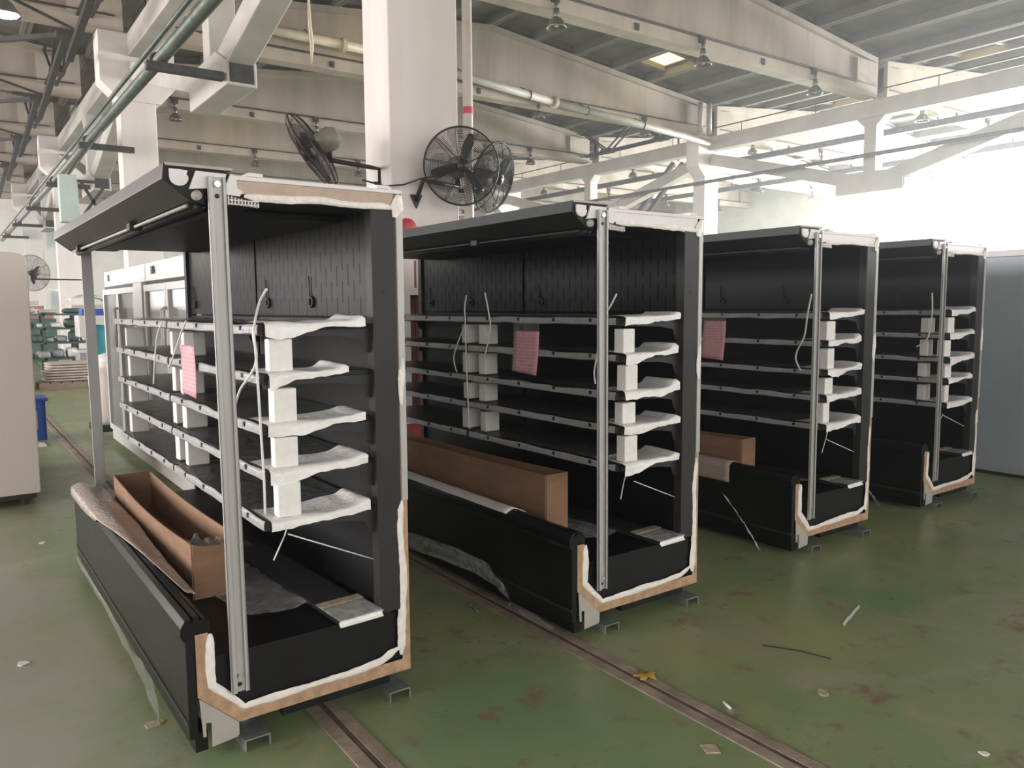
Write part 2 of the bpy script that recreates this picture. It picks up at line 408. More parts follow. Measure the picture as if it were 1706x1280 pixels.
# outer walls with window strips
def wall_with_windows(name, axis, pos, lo, hi, openings, z0, z1, top, n0, cols=4, rows=4, depth=0.24):
    """axis 'x': wall plane at x=pos running along y; axis 'y': wall plane at y=pos running along x"""
    mb = MB()
    def bx(a0, a1, c0, c1):
        if axis == 'x': mb.box(pos, pos + depth, a0, a1, c0, c1)
        else: mb.box(a0, a1, pos, pos + depth, c0, c1)
    bx(lo, hi, 0, z0); bx(lo, hi, z1, top)
    cur = lo
    for a0, a1 in openings:
        bx(cur, a0, z0, z1); cur = a1
    bx(cur, hi, z0, z1)
    struct(mb.build(name, 'wall_paint'))
    for k, (a0, a1) in enumerate(openings):
        fr = MB()
        def fb(mbx, p0, p1, c0, c1, t0, t1):
            if axis == 'x': mbx.box(pos + t0, pos + t1, p0, p1, c0, c1)
            else: mbx.box(p0, p1, pos + t0, pos + t1, c0, c1)
        fb(fr, a0, a1, z0, z0 + .08, .05, .17); fb(fr, a0, a1, z1 - .08, z1, .05, .17)
        fb(fr, a0, a0 + .08, z0 + .08, z1 - .08, .05, .17); fb(fr, a1 - .08, a1, z0 + .08, z1 - .08, .05, .17)
        w = struct(fr.build('window_%d' % (n0 + k), 'white_enamel'))
        for c in range(1, cols):
            p = a0 + (a1 - a0) * c / cols
            mu_ = MB(); fb(mu_, p - .025, p + .025, z0 + .08, z1 - .08, .07, .15); mu_.build('mullion', 'white_enamel', w)
        for r in range(1, rows):
            zc = z0 + (z1 - z0) * r / rows
            mu_ = MB(); fb(mu_, a0 + .08, a1 - .08, zc - .025, zc + .025, .08, .14); mu_.build('transom', 'white_enamel', w)
        for c in range(cols):
            for r in range(rows):
                pa = MB(); fb(pa, a0 + (a1 - a0) * c / cols + .02, a0 + (a1 - a0) * (c + 1) / cols - .02,
                              z0 + (z1 - z0) * r / rows + .02, z0 + (z1 - z0) * (r + 1) / rows - .02, .105, .113)
                pa.build('pane', 'window_glass', w)
    return n0 + len(openings)
nwin = 1
nwin = wall_with_windows('wall_right', 'x', XF, Y0, Y1, [(y + .35, y + 5.65) for y in BEAM_Y[:7]][1:6], 1.1, 7.3, 8.6, nwin)
nwin = wall_with_windows('wall_left', 'x', XW - .24, Y0, Y1, [(y + .8, y + 5.2) for y in BEAM_Y if 0 < y < 40], 1.2, 6.8, 8.6, nwin, 3, 3)
nwin = wall_with_windows('wall_back', 'y', Y1, XW, XF, [(-10 + 6 * k, -6.4 + 6 * k) for k in range(2)] + [(4.75, 6.6)] + [(23 + 5.4 * k, 27.3 + 5.4 * k) for k in range(3)], 1.5, 6.2, 10.2, nwin, 3, 3)
nwin = wall_with_windows('wall_front', 'y', Y0 - .24, XW, XF, [(-12 + 6 * k, -7.6 + 6 * k) for k in range(8)], 1.2, 6.8, 10.2, nwin, 3, 3)

struct(MB().box(4.6, 6.8, Y1 - .06, Y1, 2.62, 4.74).build('trim_3', 'wall_paint'))

# roof: ribbed concrete panels on double-pitched beams, three spans
SLOPE = 0.1
def roof_z(x):                       # underside of the roof panels
    xs = (x - XW) % 18.0
    return 8.26 + SLOPE * min(xs, 18.0 - xs)
pm = MB()                            # panel, local: x 0..1.5, y 0..6
pm.box(0.0, 1.49, 0.01, 5.99, 0.24, 0.28)
pm.box(0.0, 0.09, 0.01, 5.99, 0.0, 0.24).box(1.40, 1.49, 0.01, 5.99, 0.0, 0.24)
for yy in (0.01, 5.87): pm.box(0.09, 1.40, yy, yy + 0.12, 0.12, 0.24)
panel_me = pm.mesh('roof_panel', 'slab_paint')
pm2 = MB()                           # panel with a roof light opening between the cross ribs
pm2.box(0.0, 1.49, 0.01, 3.9, 0.24, 0.28).box(0.0, 1.49, 5.0, 5.99, 0.24, 0.28)
pm2.box(0.0, 0.20, 3.9, 5.0, 0.24, 0.28).box(1.29, 1.49, 3.9, 5.0, 0.24, 0.28)
pm2.box(0.0, 0.09, 0.01, 5.99, 0.0, 0.24).box(1.40, 1.49, 0.01, 5.99, 0.0, 0.24)
for yy in (0.01, 2.0, 3.78, 5.0, 5.87): pm2.box(0.09, 1.40, yy, yy + 0.12, 0.12, 0.24)
panel2_me = pm2.mesh('roof_light_panel', 'slab_paint')
sky_me = MB().box(0.18, 1.31, 3.88, 5.02, 0.285, 0.30).box(.18, .2, 3.88, 5.02, .28, .285).mesh('roof_light', 'skylight_sheet')
ceil = struct(thing('ceiling', None, None)); 
lights_at = {(1, 9, 12.56), (1, 3, 12.56), (2, 1, 6.56), (2, 3, 12.56), (1, 9, 24.56), (1, 3, 24.56), (0, 9, 12.56), (0, 3, 12.56), (2, 6, 24.56), (0, 6, 24.56)}
for sp in range(3):
    xs0 = XW + 18 * sp
    for by in BEAM_Y:
        if by < -0.5 and sp != 1: pass
        for i in range(12):
            x = xs0 + 1.5 * i
            up = i < 6
            key = (sp, i, round(by, 2))
            z = roof_z(x + 0.001) if up else roof_z(x + 1.499) + 0.15
            rot = (0, -math.atan(SLOPE) if up else math.atan(SLOPE), 0)
            has = key in lights_at
            o = link('roof_panel', panel2_me if has else panel_me, ceil, (x, by, z), rot)
            if has: link('roof_light', sky_me, o)

# roof beams
def roof_beam(x0, y, label, grp):
    t = thing('roof_beam', label, 'beam', (x0, y, 7.22), 0, grp)
    zt = lambda x: 8.26 - 7.22 + SLOPE * min(x, 18 - x)
    prof = []
    MB().box(0.25, 17.75, -.2, .2, 0, .26).build('bottom_flange', 'concrete_paint', t)
    w = MB(); w.prism([(0.25, .26), (17.75, .26), (17.75, zt(17.75) - .14), (9, zt(9) - .14), (.25, zt(.25) - .14)], -.08, .08, 'y')
    for ex in (.25, 16.75): w.box(ex, ex + 1.0, -.2, .2, .26, zt(ex + (0 if ex < 9 else 1)) - .14)
    w.build('web', 'concrete_paint', t)
    f = MB(); f.prism([(.25, zt(.25) - .14), (9, zt(9) - .14), (17.75, zt(17.75) - .14), (17.75, zt(17.75)), (9, zt(9)), (.25, zt(.25))], -.2, .2, 'y')
    f.build('top_flange', 'concrete_paint', t)
    c = MB()
    c.tube([(.4, -.215, .30), (17.6, -.215, .30)], .018, 6); c.build('conduit', 'dark_steel', t)
    for jx in (4.3, 8.5, 12.7): MB().box(jx - .06, jx + .06, -.225, -.2, .05, .19).build('junction_box', 'dark_steel', t)
    return t
ORD = ['level with', 'first', 'second', 'third', 'fourth', 'fifth', 'sixth', 'seventh', 'eighth']
for sp, txt in ((0, 'over the aisle bay with the cream cabinet'), (1, 'over the bay behind the wall fans'), (2, 'over the bright bay by the large windows')):
    for n_, y in enumerate(BEAM_Y[3:]):
        roof_beam(XW + 18 * sp, y, 'whitewashed concrete roof beam %s, %s' % (txt, 'level with the fan column' if n_ == 0 else ORD[n_] + ' past the fan column'), 'roof beams ' + txt)

# concrete columns, with bracket heads, and the V-shaped trusses between them
def column(x, y, label, grp=None, h=7.2):
    t = thing('concrete_column', label, 'column', (x, y, 0), 0, grp)
    MB().box(-.4, .30, -.25, .25, 0, 5.85).build('shaft', 'column_paint', t, bevel=.015)
    MB().prism([(-.4, 5.85), (.4, 5.85), (.7, 6.2), (.7, h), (-.75, h), (-.75, 6.2)], -.27, .27, 'y').build('head', 'column_paint', t, bevel=.012)
    return t
COLY = [6.56 + 12 * k for k in range(-1, 4)]
for k, y in enumerate(COLY):
    if k == 0: continue
    lab = {1: 'massive white concrete column carrying the black wall fans'}.get(k, 'tall white column with bracket head, %s past the fan column along the aisle' % ORD[k - 1])
    column(XL, y, lab, 'columns of the aisle row')
for k, y in enumerate(COLY):
    if k < 2: continue
    column(XR, y, ['', '', 'white column with drain pipes at its head under the bracket trusses', 'white column beyond the lattice brace under the bracket trusses', 'farthest white column under the bracket trusses of the bright bay'][k], 'columns of the bright bay row')
def truss(x, y, label, grp):
    """bracket truss from the column at y to the one at y+12"""
    t = thing('bracket_truss', label, 'truss', (x, y, 0), 0, grp)
    MB().box(-.2, .2, .25, 11.75, 6.74, 7.2).build('top_chord', 'truss_paint', t, bevel=.02)
    MB().prism([(5.82, 5.0), (6.18, 5.0), (6.18, 6.5), (6.42, 6.74), (5.58, 6.74), (5.82, 6.5)], -.2, .2, 'x').build('post', 'truss_paint', t, bevel=.02)
    for s_ in (0, 1):
        p0, p1 = (0, .3, 6.45), (0, 5.75, 4.98)
        if s_: p0, p1 = (0, 11.7, 6.45), (0, 6.25, 4.98)
        MB().bar(p0, p1, .38, .38).build('diagonal', 'truss_paint', t, bevel=.02)
    MB().prism([(5.0, 4.68), (7.0, 4.68), (7.0, 5.02), (6.5, 5.25), (5.5, 5.25), (5.0, 5.02)], -.22, .22, 'x').build('node_block', 'truss_paint', t, bevel=.02)
    for yy in (4.99, 7.0): MB().box(-.17, .17, yy, yy + .01, 4.72, 4.98).build('anchor_plate', 'dark_steel', t)
    r = MB(); r.tube([(-.1, .3, 7.48), (-.1, 11.7, 7.48)], .02, 6)
    for yy in (1.5, 4.2, 7.8, 10.5): r.tube([(-.1, yy, 7.2), (-.1, yy, 7.48)], .014, 5)
    r.build('pipe_rail', 'dark_steel', t)
for k, y in enumerate(COLY[1:-1]):
    truss(XL, y, 'white concrete V truss of the aisle row, %s past the fan column' % ORD[k + 1], 'trusses of the aisle column row')
    truss(XR, y, ['white V truss before the bright bay, no lattice brace above it', 'white V truss before the bright bay under the dark lattice brace', 'farthest white V truss before the bright bay, beyond the lattice brace'][k], 'trusses before the bright bay')

# steel lattice braces between the beam ends
def lattice(x, y, label, grp):
    t = thing('lattice_brace', label, 'brace', (x, y, 7.3), 0, grp)
    mb = MB()
    for dx in (-.12, .12):
        mb.bar((dx, .2, .95), (dx, 5.8, .95), .06, .06).bar((dx, .2, .12), (dx, 5.8, .12), .06, .06)
    mb.build('chord', 'dark_steel', t)
    pts = [(.3, .95), (1.6, .12), (3.0, .95), (4.4, .12), (5.7, .95)]
    for a_, b_ in zip(pts[:-1], pts[1:]):
        w = MB()
        for dx in (-.12, .12): w.bar((dx, *a_), (dx, *b_), .05, .05)
        w.build('web_bar', 'dark_steel', t)
    for yy in (1.6, 4.4): MB().box(-.16, .16, yy - .25, yy + .25, .06, .2).build('gusset', 'dark_steel', t)
lattice(XR - .55, 18.56, 'dark steel lattice brace above the trusses of the bright bay', 'lattice braces of the bright bay row')
for y in (12.56, 18.56, 24.56, 30.56, 36.56): lattice(XL - .95, y, 'dark steel lattice brace above the aisle row, %s past the fan column' % ORD[round((y - 6.56) / 6)], 'lattice braces of the aisle row')
# horizontal X braces under the aisle roof
for y in (12.56, 18.56, 24.56, 30.56, 36.56):
    t = thing('cross_brace', 'dark steel cross brace under the aisle roof, %s past the fan column' % ORD[round((y - 6.56) / 6)], 'brace', (XL - 1.15, y, 7.10), 0, 'cross braces of the aisle roof')
    MB().bar((0, .1, 0), (-5.6, 5.9, 0), .11, .09).build('angle_bar', 'dark_steel', t)
    MB().tube([(0, 5.9, .05), (-5.6, .1, .05)], .03, 6).build('tie_rod', 'dark_steel', t)
    MB().box(-.28, .2, .06, .4, -.06, .06).build('gusset', 'dark_steel', t)
    MB().bar((-.1, .1, 0), (-.1, 5.9, -.55), .12, .12).build('strut', 'dark_steel', t)

# overhead pipes
def pipe(name, pts, r, material, label, cat='pipe', grp=None, n=12):
    return tag(MB().tube(pts, r, n).build(name, material, None, True), label, cat, grp)
pg = thing('pipe_run', 'thick green-grey overhead pipe run along the aisle columns', 'pipe', (2.62, 0, 4.92))
MB().tube([(0, -6, 0), (0, 46, 0)], .085, 14).build('main_pipe', 'pipe_green', pg, True)
MB().tube([(-.06, -6, .2), (-.06, 46, .2)], .032, 8).build('thin_pipe', 'pipe_green', pg, True)
for yy in [5.9, 11.6, 17.9, 23.9, 29.9, 35.9, 41.9]:
    MB().box(-.22, .78, yy - .06, yy + .06, -.2, -.09).build('support_arm', 'dark_steel', pg)
    MB().ring((0, yy + .25, 0), .1, .02, 16, 4, 'y').build('clamp', 'dark_steel', pg)
tp = thing('steam_pipe', 'thick cream pipe with flange hung below a roof beam', 'pipe', (0, 18.0, 0))
MB().tube([(4.1, 0, 7.78), (9.4, 0, 7.70)], .105, 14).build('pipe_length', 'pipe_cream', tp, True)
MB().tube([(9.4, 0, 7.70), (14.5, 0, 7.30)], .105, 14).build('pipe_length', 'pipe_white', tp, True)
MB().tube([(14.5, 0, 7.30), (21.1, 0, 6.92)], .105, 14).build('pipe_length', 'pipe_white', tp, True)
for x, z in ((8.1, 7.72), (9.4, 7.70), (14.5, 7.30)):
    MB().tube([(x - .05, 0, z), (x + .05, 0, z)], .165, 16).build('flange', 'pipe_cream', tp)
for x, z in ((7.3, 7.73), (11.5, 7.53), (13.6, 7.37), (15.7, 7.23), (18.0, 7.1)):
    MB().ring((x, 0, z), .115, .018, 20, 4, 'x').tube([(x, .05, z + .12), (x, .4, z + .3)], .015, 5).build('hanger', 'dark_steel', tp)
pipe('conduit_pipe', [(4.02, 6.255, 0.0), (4.02, 6.255, 5.84)], .045, 'pipe_white', 'white vertical conduit on the edge of the fan column').__setitem__('group', 'conduit')
o = bpy.data.objects['conduit_pipe']; del o['group']
MB().tube([(4.02, 6.255, 3.31), (4.02, 6.255, 3.37)], .049, 12).build('red_band', 'red_paint', o)
pipe('service_pipe', [(20.95, -4, 5.62), (20.95, 46, 5.62)], .055, 'steel_grey', 'long dark service pipe running in front of the V trusses')
for dx in (-.25, .18):
    pipe('drain_pipe', [(21.0 + dx, 18.1, 7.22), (21.0 + dx, 18.1, 8.2)], .09, 'pipe_white', 'short white drain pipe at the column head, %s the bright bay' % ('on the side away from' if dx < 0 else 'on the side toward'), 'pipe', 'drain pipes at the column head')
for x, z, lab in ((25.2, 7.05, 'dark steel monorail beam hung in the bright bay near the trusses'), (30.4, 6.95, 'dark steel monorail beam hung in the middle of the bright bay')):
    t = thing('monorail_beam', lab, 'beam', (x, 0, z))
    MB().box(-.06, .06, -8, 40, -.1, -.08).box(-.012, .012, -8, 40, -.08, .08).box(-.06, .06, -8, 40, .08, .1).build('i_beam', 'steel_grey', t)
    for y in BEAM_Y[1:]:
        if y < 40: MB().tube([(0, y, .12), (0, y, 7.23 - z + .3)], .03, 6).build('hanger', 'dark_steel', t)

t = thing('diagonal_brace', 'pair of dark steel diagonal bars below the trusses of the bright bay', 'brace', (23.0, 0, 0))
for du in (0, 16):
    p0, p1 = at(1052 + du, 372, x=23.0), at(1122 + du, 272, x=23.0)
    MB().bar((0, p0.y, p0.z), (0, p1.y, p1.z), .14, .16).build('diagonal_bar', 'dark_steel', t)
p1 = at(1130, 268, x=23.0); MB().tube([(0, p1.y, p1.z), (0, p1.y, 8.5)], .04, 6).build('hanger', 'dark_steel', t)

# bell lamps under the roof beams
def make_lamp():
    t = thing('bell_lamp', 'metal bell lamp hanging under a concrete roof beam', 'lamp', (0, 0, 0), 0, 'bell lamps under the roof beams')
    MB().box(-.09, .09, .0, .14, .14, .30).build('mount', 'dark_steel', t)
    MB().tube([(0, 0, .22), (0, 0, -.05)], .035, 8).lathe([(.0, .02), (.055, .02), (.065, -.09), (.05, -.14)], 14).build('ballast', 'lamp_metal', t, True)
    MB().lathe([(.04, -.13), (.09, -.16), (.15, -.23), (.185, -.31), (.20, -.345), (.188, -.345), (.14, -.24), (.07, -.18)], 22).build('bell_shade', 'lamp_metal', t, True)
    MB().lathe([(.0, -.18), (.04, -.2), (.055, -.26), (.045, -.31), (0, -.33)], 12).build('bulb', 'foam_white', t, True)
    return t
lamp0 = make_lamp(); first = True
for sp in range(3):
    for y in BEAM_Y[1:8]:
        for dx in (2.1, 6.3, 10.5, 14.75):
            x = XW + 18 * sp + dx
            if sp == 0 and (x < -6 or y < 10): continue
            if sp == 1 and y < 5: continue
            if sp == 2 and y < 5: continue
            o = lamp0 if first else copy_tree(lamp0); first = False
            o.location = (x, y - .26, 7.22)
            n_ = round((y - 6.56) / 6); fr = (3 - (2.1, 6.3, 10.5, 14.75).index(dx)) if sp == 0 else (2.1, 6.3, 10.5, 14.75).index(dx)
            o['label'] = 'bell lamp %s from %s column row, on %s' % (ORD[fr + 1], ('the aisle', 'the fan', 'the drain-pipe')[sp], 'beam level with the fan column' if n_ == 0 else 'roof beam %s past the fan column' % ORD[n_])
lt = at(8, 22, y=14.0)
t = thing('flood_lamp', 'lit flood lamp hanging high in the aisle bay', 'lamp', (lt.x, lt.y, lt.z))
MB().lathe([(.04, .2), (.1, .16), (.2, 0), (.21, -.03), (.18, 0)], 20).build('shade', 'lamp_metal', t, True)
MB().lathe([(0, -.01), (.17, -.012), (.17, -.03), (0, -.06)], 18).build('lens', 'lamp_glow', t, True)
MB().tube([(0, 0, .18), (0, 0, 8.9 - lt.z)], .02, 6).build('hanging_rod', 'dark_steel', t)

# ------------------------------------------------------------------ refrigerated cabinets
POSE = [(0.6290, 2.7367, math.radians(0.51)), (2.3235, 2.7231, 0.0), (4.2021, 2.8604, math.radians(-0.256)), (5.8915, 2.9244, 0.0)]
CID = ['cabinet with the bubble-wrapped sill', 'cabinet below the wall fans', 'cabinet with film-draped bubble-wrapped front', 'cabinet beside the blue-grey panel']
CABLEN = 2.72
SHELF_Z = [1.500, 1.325, 1.143, 0.980, 0.795]
def to_world(k, p):
    x0, y0, a_ = POSE[k]; c, s_ = math.cos(a_), math.sin(a_)
    return Vector((x0 + p[0] * c - p[1] * s_, y0 + p[0] * s_ + p[1] * c, p[2]))
def local_at(k, u, v, d=None, vv=None, z=None):
    x0, y0, a_ = POSE[k]; c, s_ = math.cos(a_), math.sin(a_)
    r = ray(u, v)
    rd, rv = r.x * c + r.y * s_, -r.x * s_ + r.y * c
    od, ov = x0 * c + y0 * s_, -x0 * s_ + y0 * c
    if z is not None: t = (z - CAM_H) / r.z
    elif d is not None: t = (od + d) / rd
    else: t = (ov + vv) / rv
    return Vector((t * rd - od, t * rv - ov, CAM_H + t * r.z))

def nse(x, y=0.0, z=0.0): return noise.noise(Vector((x, y, z)))

bolt_me = MB().tube([(0, 0, 0), (0, -.012, 0)], .011, 6).lathe([(0, 0)], 3).mesh('bolt', 'bright_bolt')
hole_me = MB().tube([(0, 0.002, 0), (0, -.0015, 0)], .008, 10).mesh('bolt_hole', 'black_plastic')
clip_me = MB().box(-.004, .010, -.008, .008, -.012, .005).mesh('rail_clip', 'black_plastic')
fm = MB(); fm.box(-.04, .04, -.028, .028, 0, 1.0)
def bead(mb, path, wid, seed, y, m=0, amp=.5, thick=.009):
    """irregular sealant bead on the end plane, path in (x,z)"""
    pts = []
    for (a_, b_) in zip(path[:-1], path[1:]):
        n = max(2, int(math.dist(a_, b_) / .018))
        for i in range(n): pts.append((a_[0] + (b_[0] - a_[0]) * i / n, a_[1] + (b_[1] - a_[1]) * i / n))
    pts.append(path[-1]); rows = []
    L = len(pts)
    for i, p in enumerate(pts):
        q0, q1 = pts[max(i - 1, 0)], pts[min(i + 1, L - 1)]
        tx, tz = q1[0] - q0[0], q1[1] - q0[1]; l = math.hypot(tx, tz) or 1
        nx, nz_ = -tz / l, tx / l
        w1 = wid * (.5 + amp * .8 * nse(i * .085, seed) + .12 * nse(i * .5, seed)) * min(1, .35 + i / 3, .35 + (L - 1 - i) / 3); w2 = wid * (.5 + amp * .8 * nse(i * .11, seed + 9.3) + .12 * nse(i * .6, seed)) * min(1, .35 + i / 3, .35 + (L - 1 - i) / 3)
        h = thick * (.8 + .5 * nse(i * .4, seed + 4.4))
        rows.append([(p[0] - nx * w1, y, p[1] - nz_ * w1), (p[0] - nx * w1 * .5, y - h, p[1] - nz_ * w1 * .5), (p[0] + nx * w2 * .5, y - h * .9, p[1] + nz_ * w2 * .5), (p[0] + nx * w2, y, p[1] + nz_ * w2)])
    vs_ = [q for r_ in rows for q in r_]; fs = []
    for i in range(L - 1):
        for j in range(3): fs.append((i * 4 + j, i * 4 + j + 1, i * 4 + j + 5, i * 4 + j + 4))
    mb.add(vs_, fs, m)

def upright(t, v, near=True):
    s_ = -1 if near else 1
    def lean(z): return .006 * (1.99 - z) / 1.77
    mb = MB()
    def chan(y0, y1, x0, x1, m=0):
        z0, z1 = .217, 1.992
        l0, l1 = lean(z0), lean(z1)
        mb.add([(x0 + l0, y0, z0), (x1 + l0 + .004, y0, z0), (x1 + l0 + .004, y1, z0), (x0 + l0, y1, z0), (x0 + l1, y0, z1), (x1 + l1, y0, z1), (x1 + l1, y1, z1), (x0 + l1, y1, z1)],
               [(0, 3, 2, 1), (4, 5, 6, 7), (0, 1, 5, 4), (2, 3, 7, 6), (3, 0, 4, 7), (1, 2, 6, 5)], m)
    chan(v + s_ * .012, v + s_ * .015, .106, .160)          # web
    chan(v + s_ * .012, v + s_ * .026, .103, .1065)          # left wall
    chan(v + s_ * .012, v + s_ * .026, .158, .1615)          # right wall
    chan(v + s_ * .023, v + s_ * .026, .103, .118)           # lips
    chan(v + s_ * .023, v + s_ * .026, .151, .1615)
    u = mb.build('upright', 'aluminium', t, bevel=.0015)
    if near:
        for z in (1.968, .275): link('bolt', bolt_me, u, (.133 + lean(z), v - .015, z))
        for z in (1.93, .245): link('bolt_hole', hole_me, u, (.133 + lean(z), v - .0155, z))
    return u

def cabinet(k, label):
    x0, y0, a_ = POSE[k]
    t = thing('display_cabinet', label, 'cabinet', (x0, y0, 0), a_, 'black open display cabinets in a row')
    L = CABLEN
    prof = [(0, .453), (0, .231), (.137, .10), (.826, .10), (.826, 1.99), (.79, 1.99), (.79, .15), (.158, .15), (.042, .258), (.042, .453)]
    MB().prism(prof, 0, L, 'y', m=[1, 1, 1, 2, 1, 0, 0, 0, 0, 0], mcap=3).build('insulated_tub', ['black_inner', 'black_panel', 'galvanised', 'mdf_edge'], t)
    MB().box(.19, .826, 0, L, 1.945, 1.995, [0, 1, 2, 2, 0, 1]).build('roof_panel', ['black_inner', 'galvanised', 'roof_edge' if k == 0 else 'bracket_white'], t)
    MB().box(.19, .826, -.006, .03, 1.990, 2.004).build('roof_trim', 'bracket_white', t)
    for xx in (.24, .72): MB().box(xx, xx + .05, -.012, .06, 2.004, 2.016).build('lift_tab', 'bracket_white', t)
    # sealant around the open end
    sd = k * 3.7
    def bead1(*a_, **kw):
        mb = MB(); bead(mb, *a_, **kw); mb.build('sealant_bead', 'sealant', t, True)
    bead1([(.05, .448), (.05, .262), (.155, .148), (.45, .158), (.70, .165), (.775, .20)], .028, sd, 0.0)
    bead1([(.785, .17), (.795, .30), (.796, .45), (.79, .60), (.80, .80 - .03 * k)], .034, sd + 2, 0.0, amp=.7)
    bead1([(.225, 1.938), (.5, 1.940), (.80, 1.934)], .024, sd + 5, 0.0, amp=.5)
    bead1([(.79, 1.90), (.815, 1.985)], .06, sd + 7, -.004, amp=.6)
    MB().box(.800, .828, -.005, .02, .80, 1.92).build('edge_trim', 'aluminium', t, bevel=.002)
    bead1([(.812, 1.36), (.81, 1.22)], .02, sd + 8, -.005, amp=.8)
    bead1([(.80, 1.32), (.805, 1.18)], .024, sd + 11, -.007, amp=.9)
    # inner lining
    MB().box(.05, .785, .012, L - .012, .152, .348).build('drip_tray', 'black_inner', t)
    for i, (v0, v1) in enumerate(((.004, 1.355), (1.36, L - .004))):
        MB().box(.05, .745, v0, v1, .349, .358).box(.05, .06, v0, v1, .33, .349).build('deck_panel', 'black_inner', t, bevel=.002)
        MB().box(.716, .724, v0 + .02, v1, .358, 1.515).build('back_panel', 'black_inner', t)
        MB().box(.712, .722, v0 + .02, v1, 1.525, 1.932).build('back_panel', 'slotted_black' if k < 2 else 'black_inner', t)
        for vv in (v0 + .62, v0 + 1.18):
            r = MB().ring((.706, vv, 1.585), .02, .007, 18, 6, 'x').tube([(.706, vv + .012, 1.60), (.706, vv + .02, 1.70)], .003, 5)
            r.build('rubber_grommet', 'black_plastic', t, True)
    MB().box(.694, .797, -.004, .05, .36, 1.928).build('corner_post', 'charcoal_metal', t, bevel=.003)
    MB().box(.737, .752, -.0055, -.003, 1.615, 1.628).build('post_slot', 'black_plastic', t)
    MB().box(.694, .75, L - .05, L, .36, 1.93).build('corner_post', 'charcoal_metal', t, bevel=.003)
    MB().box(.19, .72, .01, L - .01, 1.928, 1.944).build('ceiling_panel', 'black_inner', t)
    MB().box(.19, .715, .3, L - .3, 1.905, 1.928).build('air_duct', 'black_inner', t, bevel=.004)
    # front fascia
    MB().box(-.032, -.002, 0, 2.57, .085, .44).build('fascia_panel', 'black_panel', t, bevel=.004)
    MB().box(-.012, .03, .01, 2.6, .03, .1).build('kick_plate', 'black_panel', t)
    MB().box(-.037, -.031, 0, 2.57, .135, .150).build('trim_strip', 'charcoal_metal', t)
    bp_ = [(-.036, .435), (-.047, .455), (-.045, .485), (-.03, .51), (-.012, .517), (-.012, .500), (-.004, .500), (-.004, .517), (.016, .517), (.016, .500), (.022, .500), (.022, .512), (.036, .505), (.046, .48), (.046, .455), (.0, .454), (0, .435)]
    MB().prism(bp_, 0.0, 2.55, 'y').build('bumper_rail', 'black_gloss', t, bevel=.002)
    MB().box(.047, .055, .02, 2.6, .34, .49).build('return_air_grille', 'black_inner', t)
    # grey end plate with a slot
    MB().prism([(.004, .226), (.134, .102), (.134, .058), (.126, .05), (.040, .042), (.040, .13), (.022, .135), (.022, .085), (.012, .085)], -.006, .0, 'y').build('end_plate', 'bracket_grey', t, bevel=.001)
    # base rails and feet
    for xx in (.142, .712):
        MB().prism([(xx, 0), (xx, .042), (xx + .092, .042), (xx + .092, 0), (xx + .087, 0), (xx + .087, .037), (xx + .005, .037), (xx + .005, 0)], -.035, L + .03, 'y').build('base_rail', 'galvanised', t)
    for xx in (.188, .758):
        for vv in (.12, 1.36, 2.6): MB().tube([(xx, vv, .04), (xx, vv, .102)], .018, 8).build('levelling_foot', 'galvanised', t)
    MB().box(.30, .74, .02, .06, .06, .10).build('cross_member', 'black_panel', t)
    # canopy
    cp = [(-.025, 2.026), (-.031, 1.976), (.052, 1.912), (.10, 1.902), (.10, 1.93), (.188, 1.945), (.188, 2.006), (.16, 2.02)]
    MB().prism(cp, .006, 2.77, 'y', m=[0, 1, 1, 1, 1, 1, 0, 0], mcap=1).build('canopy', ['canopy_sheen' if k == 0 else 'canopy_dark', 'black_panel'], t, bevel=.002)
    MB().box(-.02, .19, -.004, 0.03, 2.018, 2.027).build('canopy_trim', 'bracket_grey', t)
    dp = [(-.010, 2.008), (.018, 2.008), (.046, 2.006), (.042, 1.994), (.048, 1.985)] + [(.019 + .029 * math.cos(q), 1.984 + .029 * math.sin(q)) for q in [-.3, -.7, -1.1, -1.57, -2.0, -2.5, -2.9]]
    MB().prism(dp, -.008, .004, 'y').build('end_bracket', 'bracket_white', t, bevel=.001)
    MB().prism([(.071, 2.008), (.170, 2.006), (.155, 1.955), (.112, 1.955), (.048, 1.948)], -.007, .004, 'y').build('end_bracket', 'bracket_white', t, bevel=.001)
    MB().prism([(.182, 2.008), (.200, 2.004), (.203, 1.962), (.222, 1.952), (.210, 1.935), (.165, 1.938), (.160, 1.958)], -.009, .002, 'y').build('end_bracket', 'bracket_white', t, bevel=.001)
    MB().tube([(.071, -.012, 1.929), (.071, .02, 1.929)], .016, 16).build('roller_cap', 'bracket_grey', t, True)
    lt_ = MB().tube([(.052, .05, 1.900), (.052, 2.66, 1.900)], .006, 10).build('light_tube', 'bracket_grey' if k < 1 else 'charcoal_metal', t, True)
    for vv in (.9, 2.35): MB().box(.03, .075, vv - .03, vv + .03, 1.885, 1.915).build('tube_clip', 'black_plastic', lt_, bevel=.003)
    MB().tube([(.09, .03, 1.897), (.09, 2.7, 1.897)], .016, 10).build('roller_blind', 'black_panel', t, True)
    g = MB()
    for i in range(10): g.box(.168 + i * .011, .172 + i * .011, -.018, .002, 1.908 - i * .0008, 1.934 - i * .002)
    for i in range(2): g.box(.168, .272, -.018, .002, 1.906 + i * .013, 1.909 + i * .013)
    g.build('air_curtain_grille', 'bracket_white', t)
    MB().box(.165, .275, 0, 2.6, 1.907, 1.935).build('air_outlet', 'black_inner', t)
    upright(t, 0.0, True); upright(t, CABLEN, False)
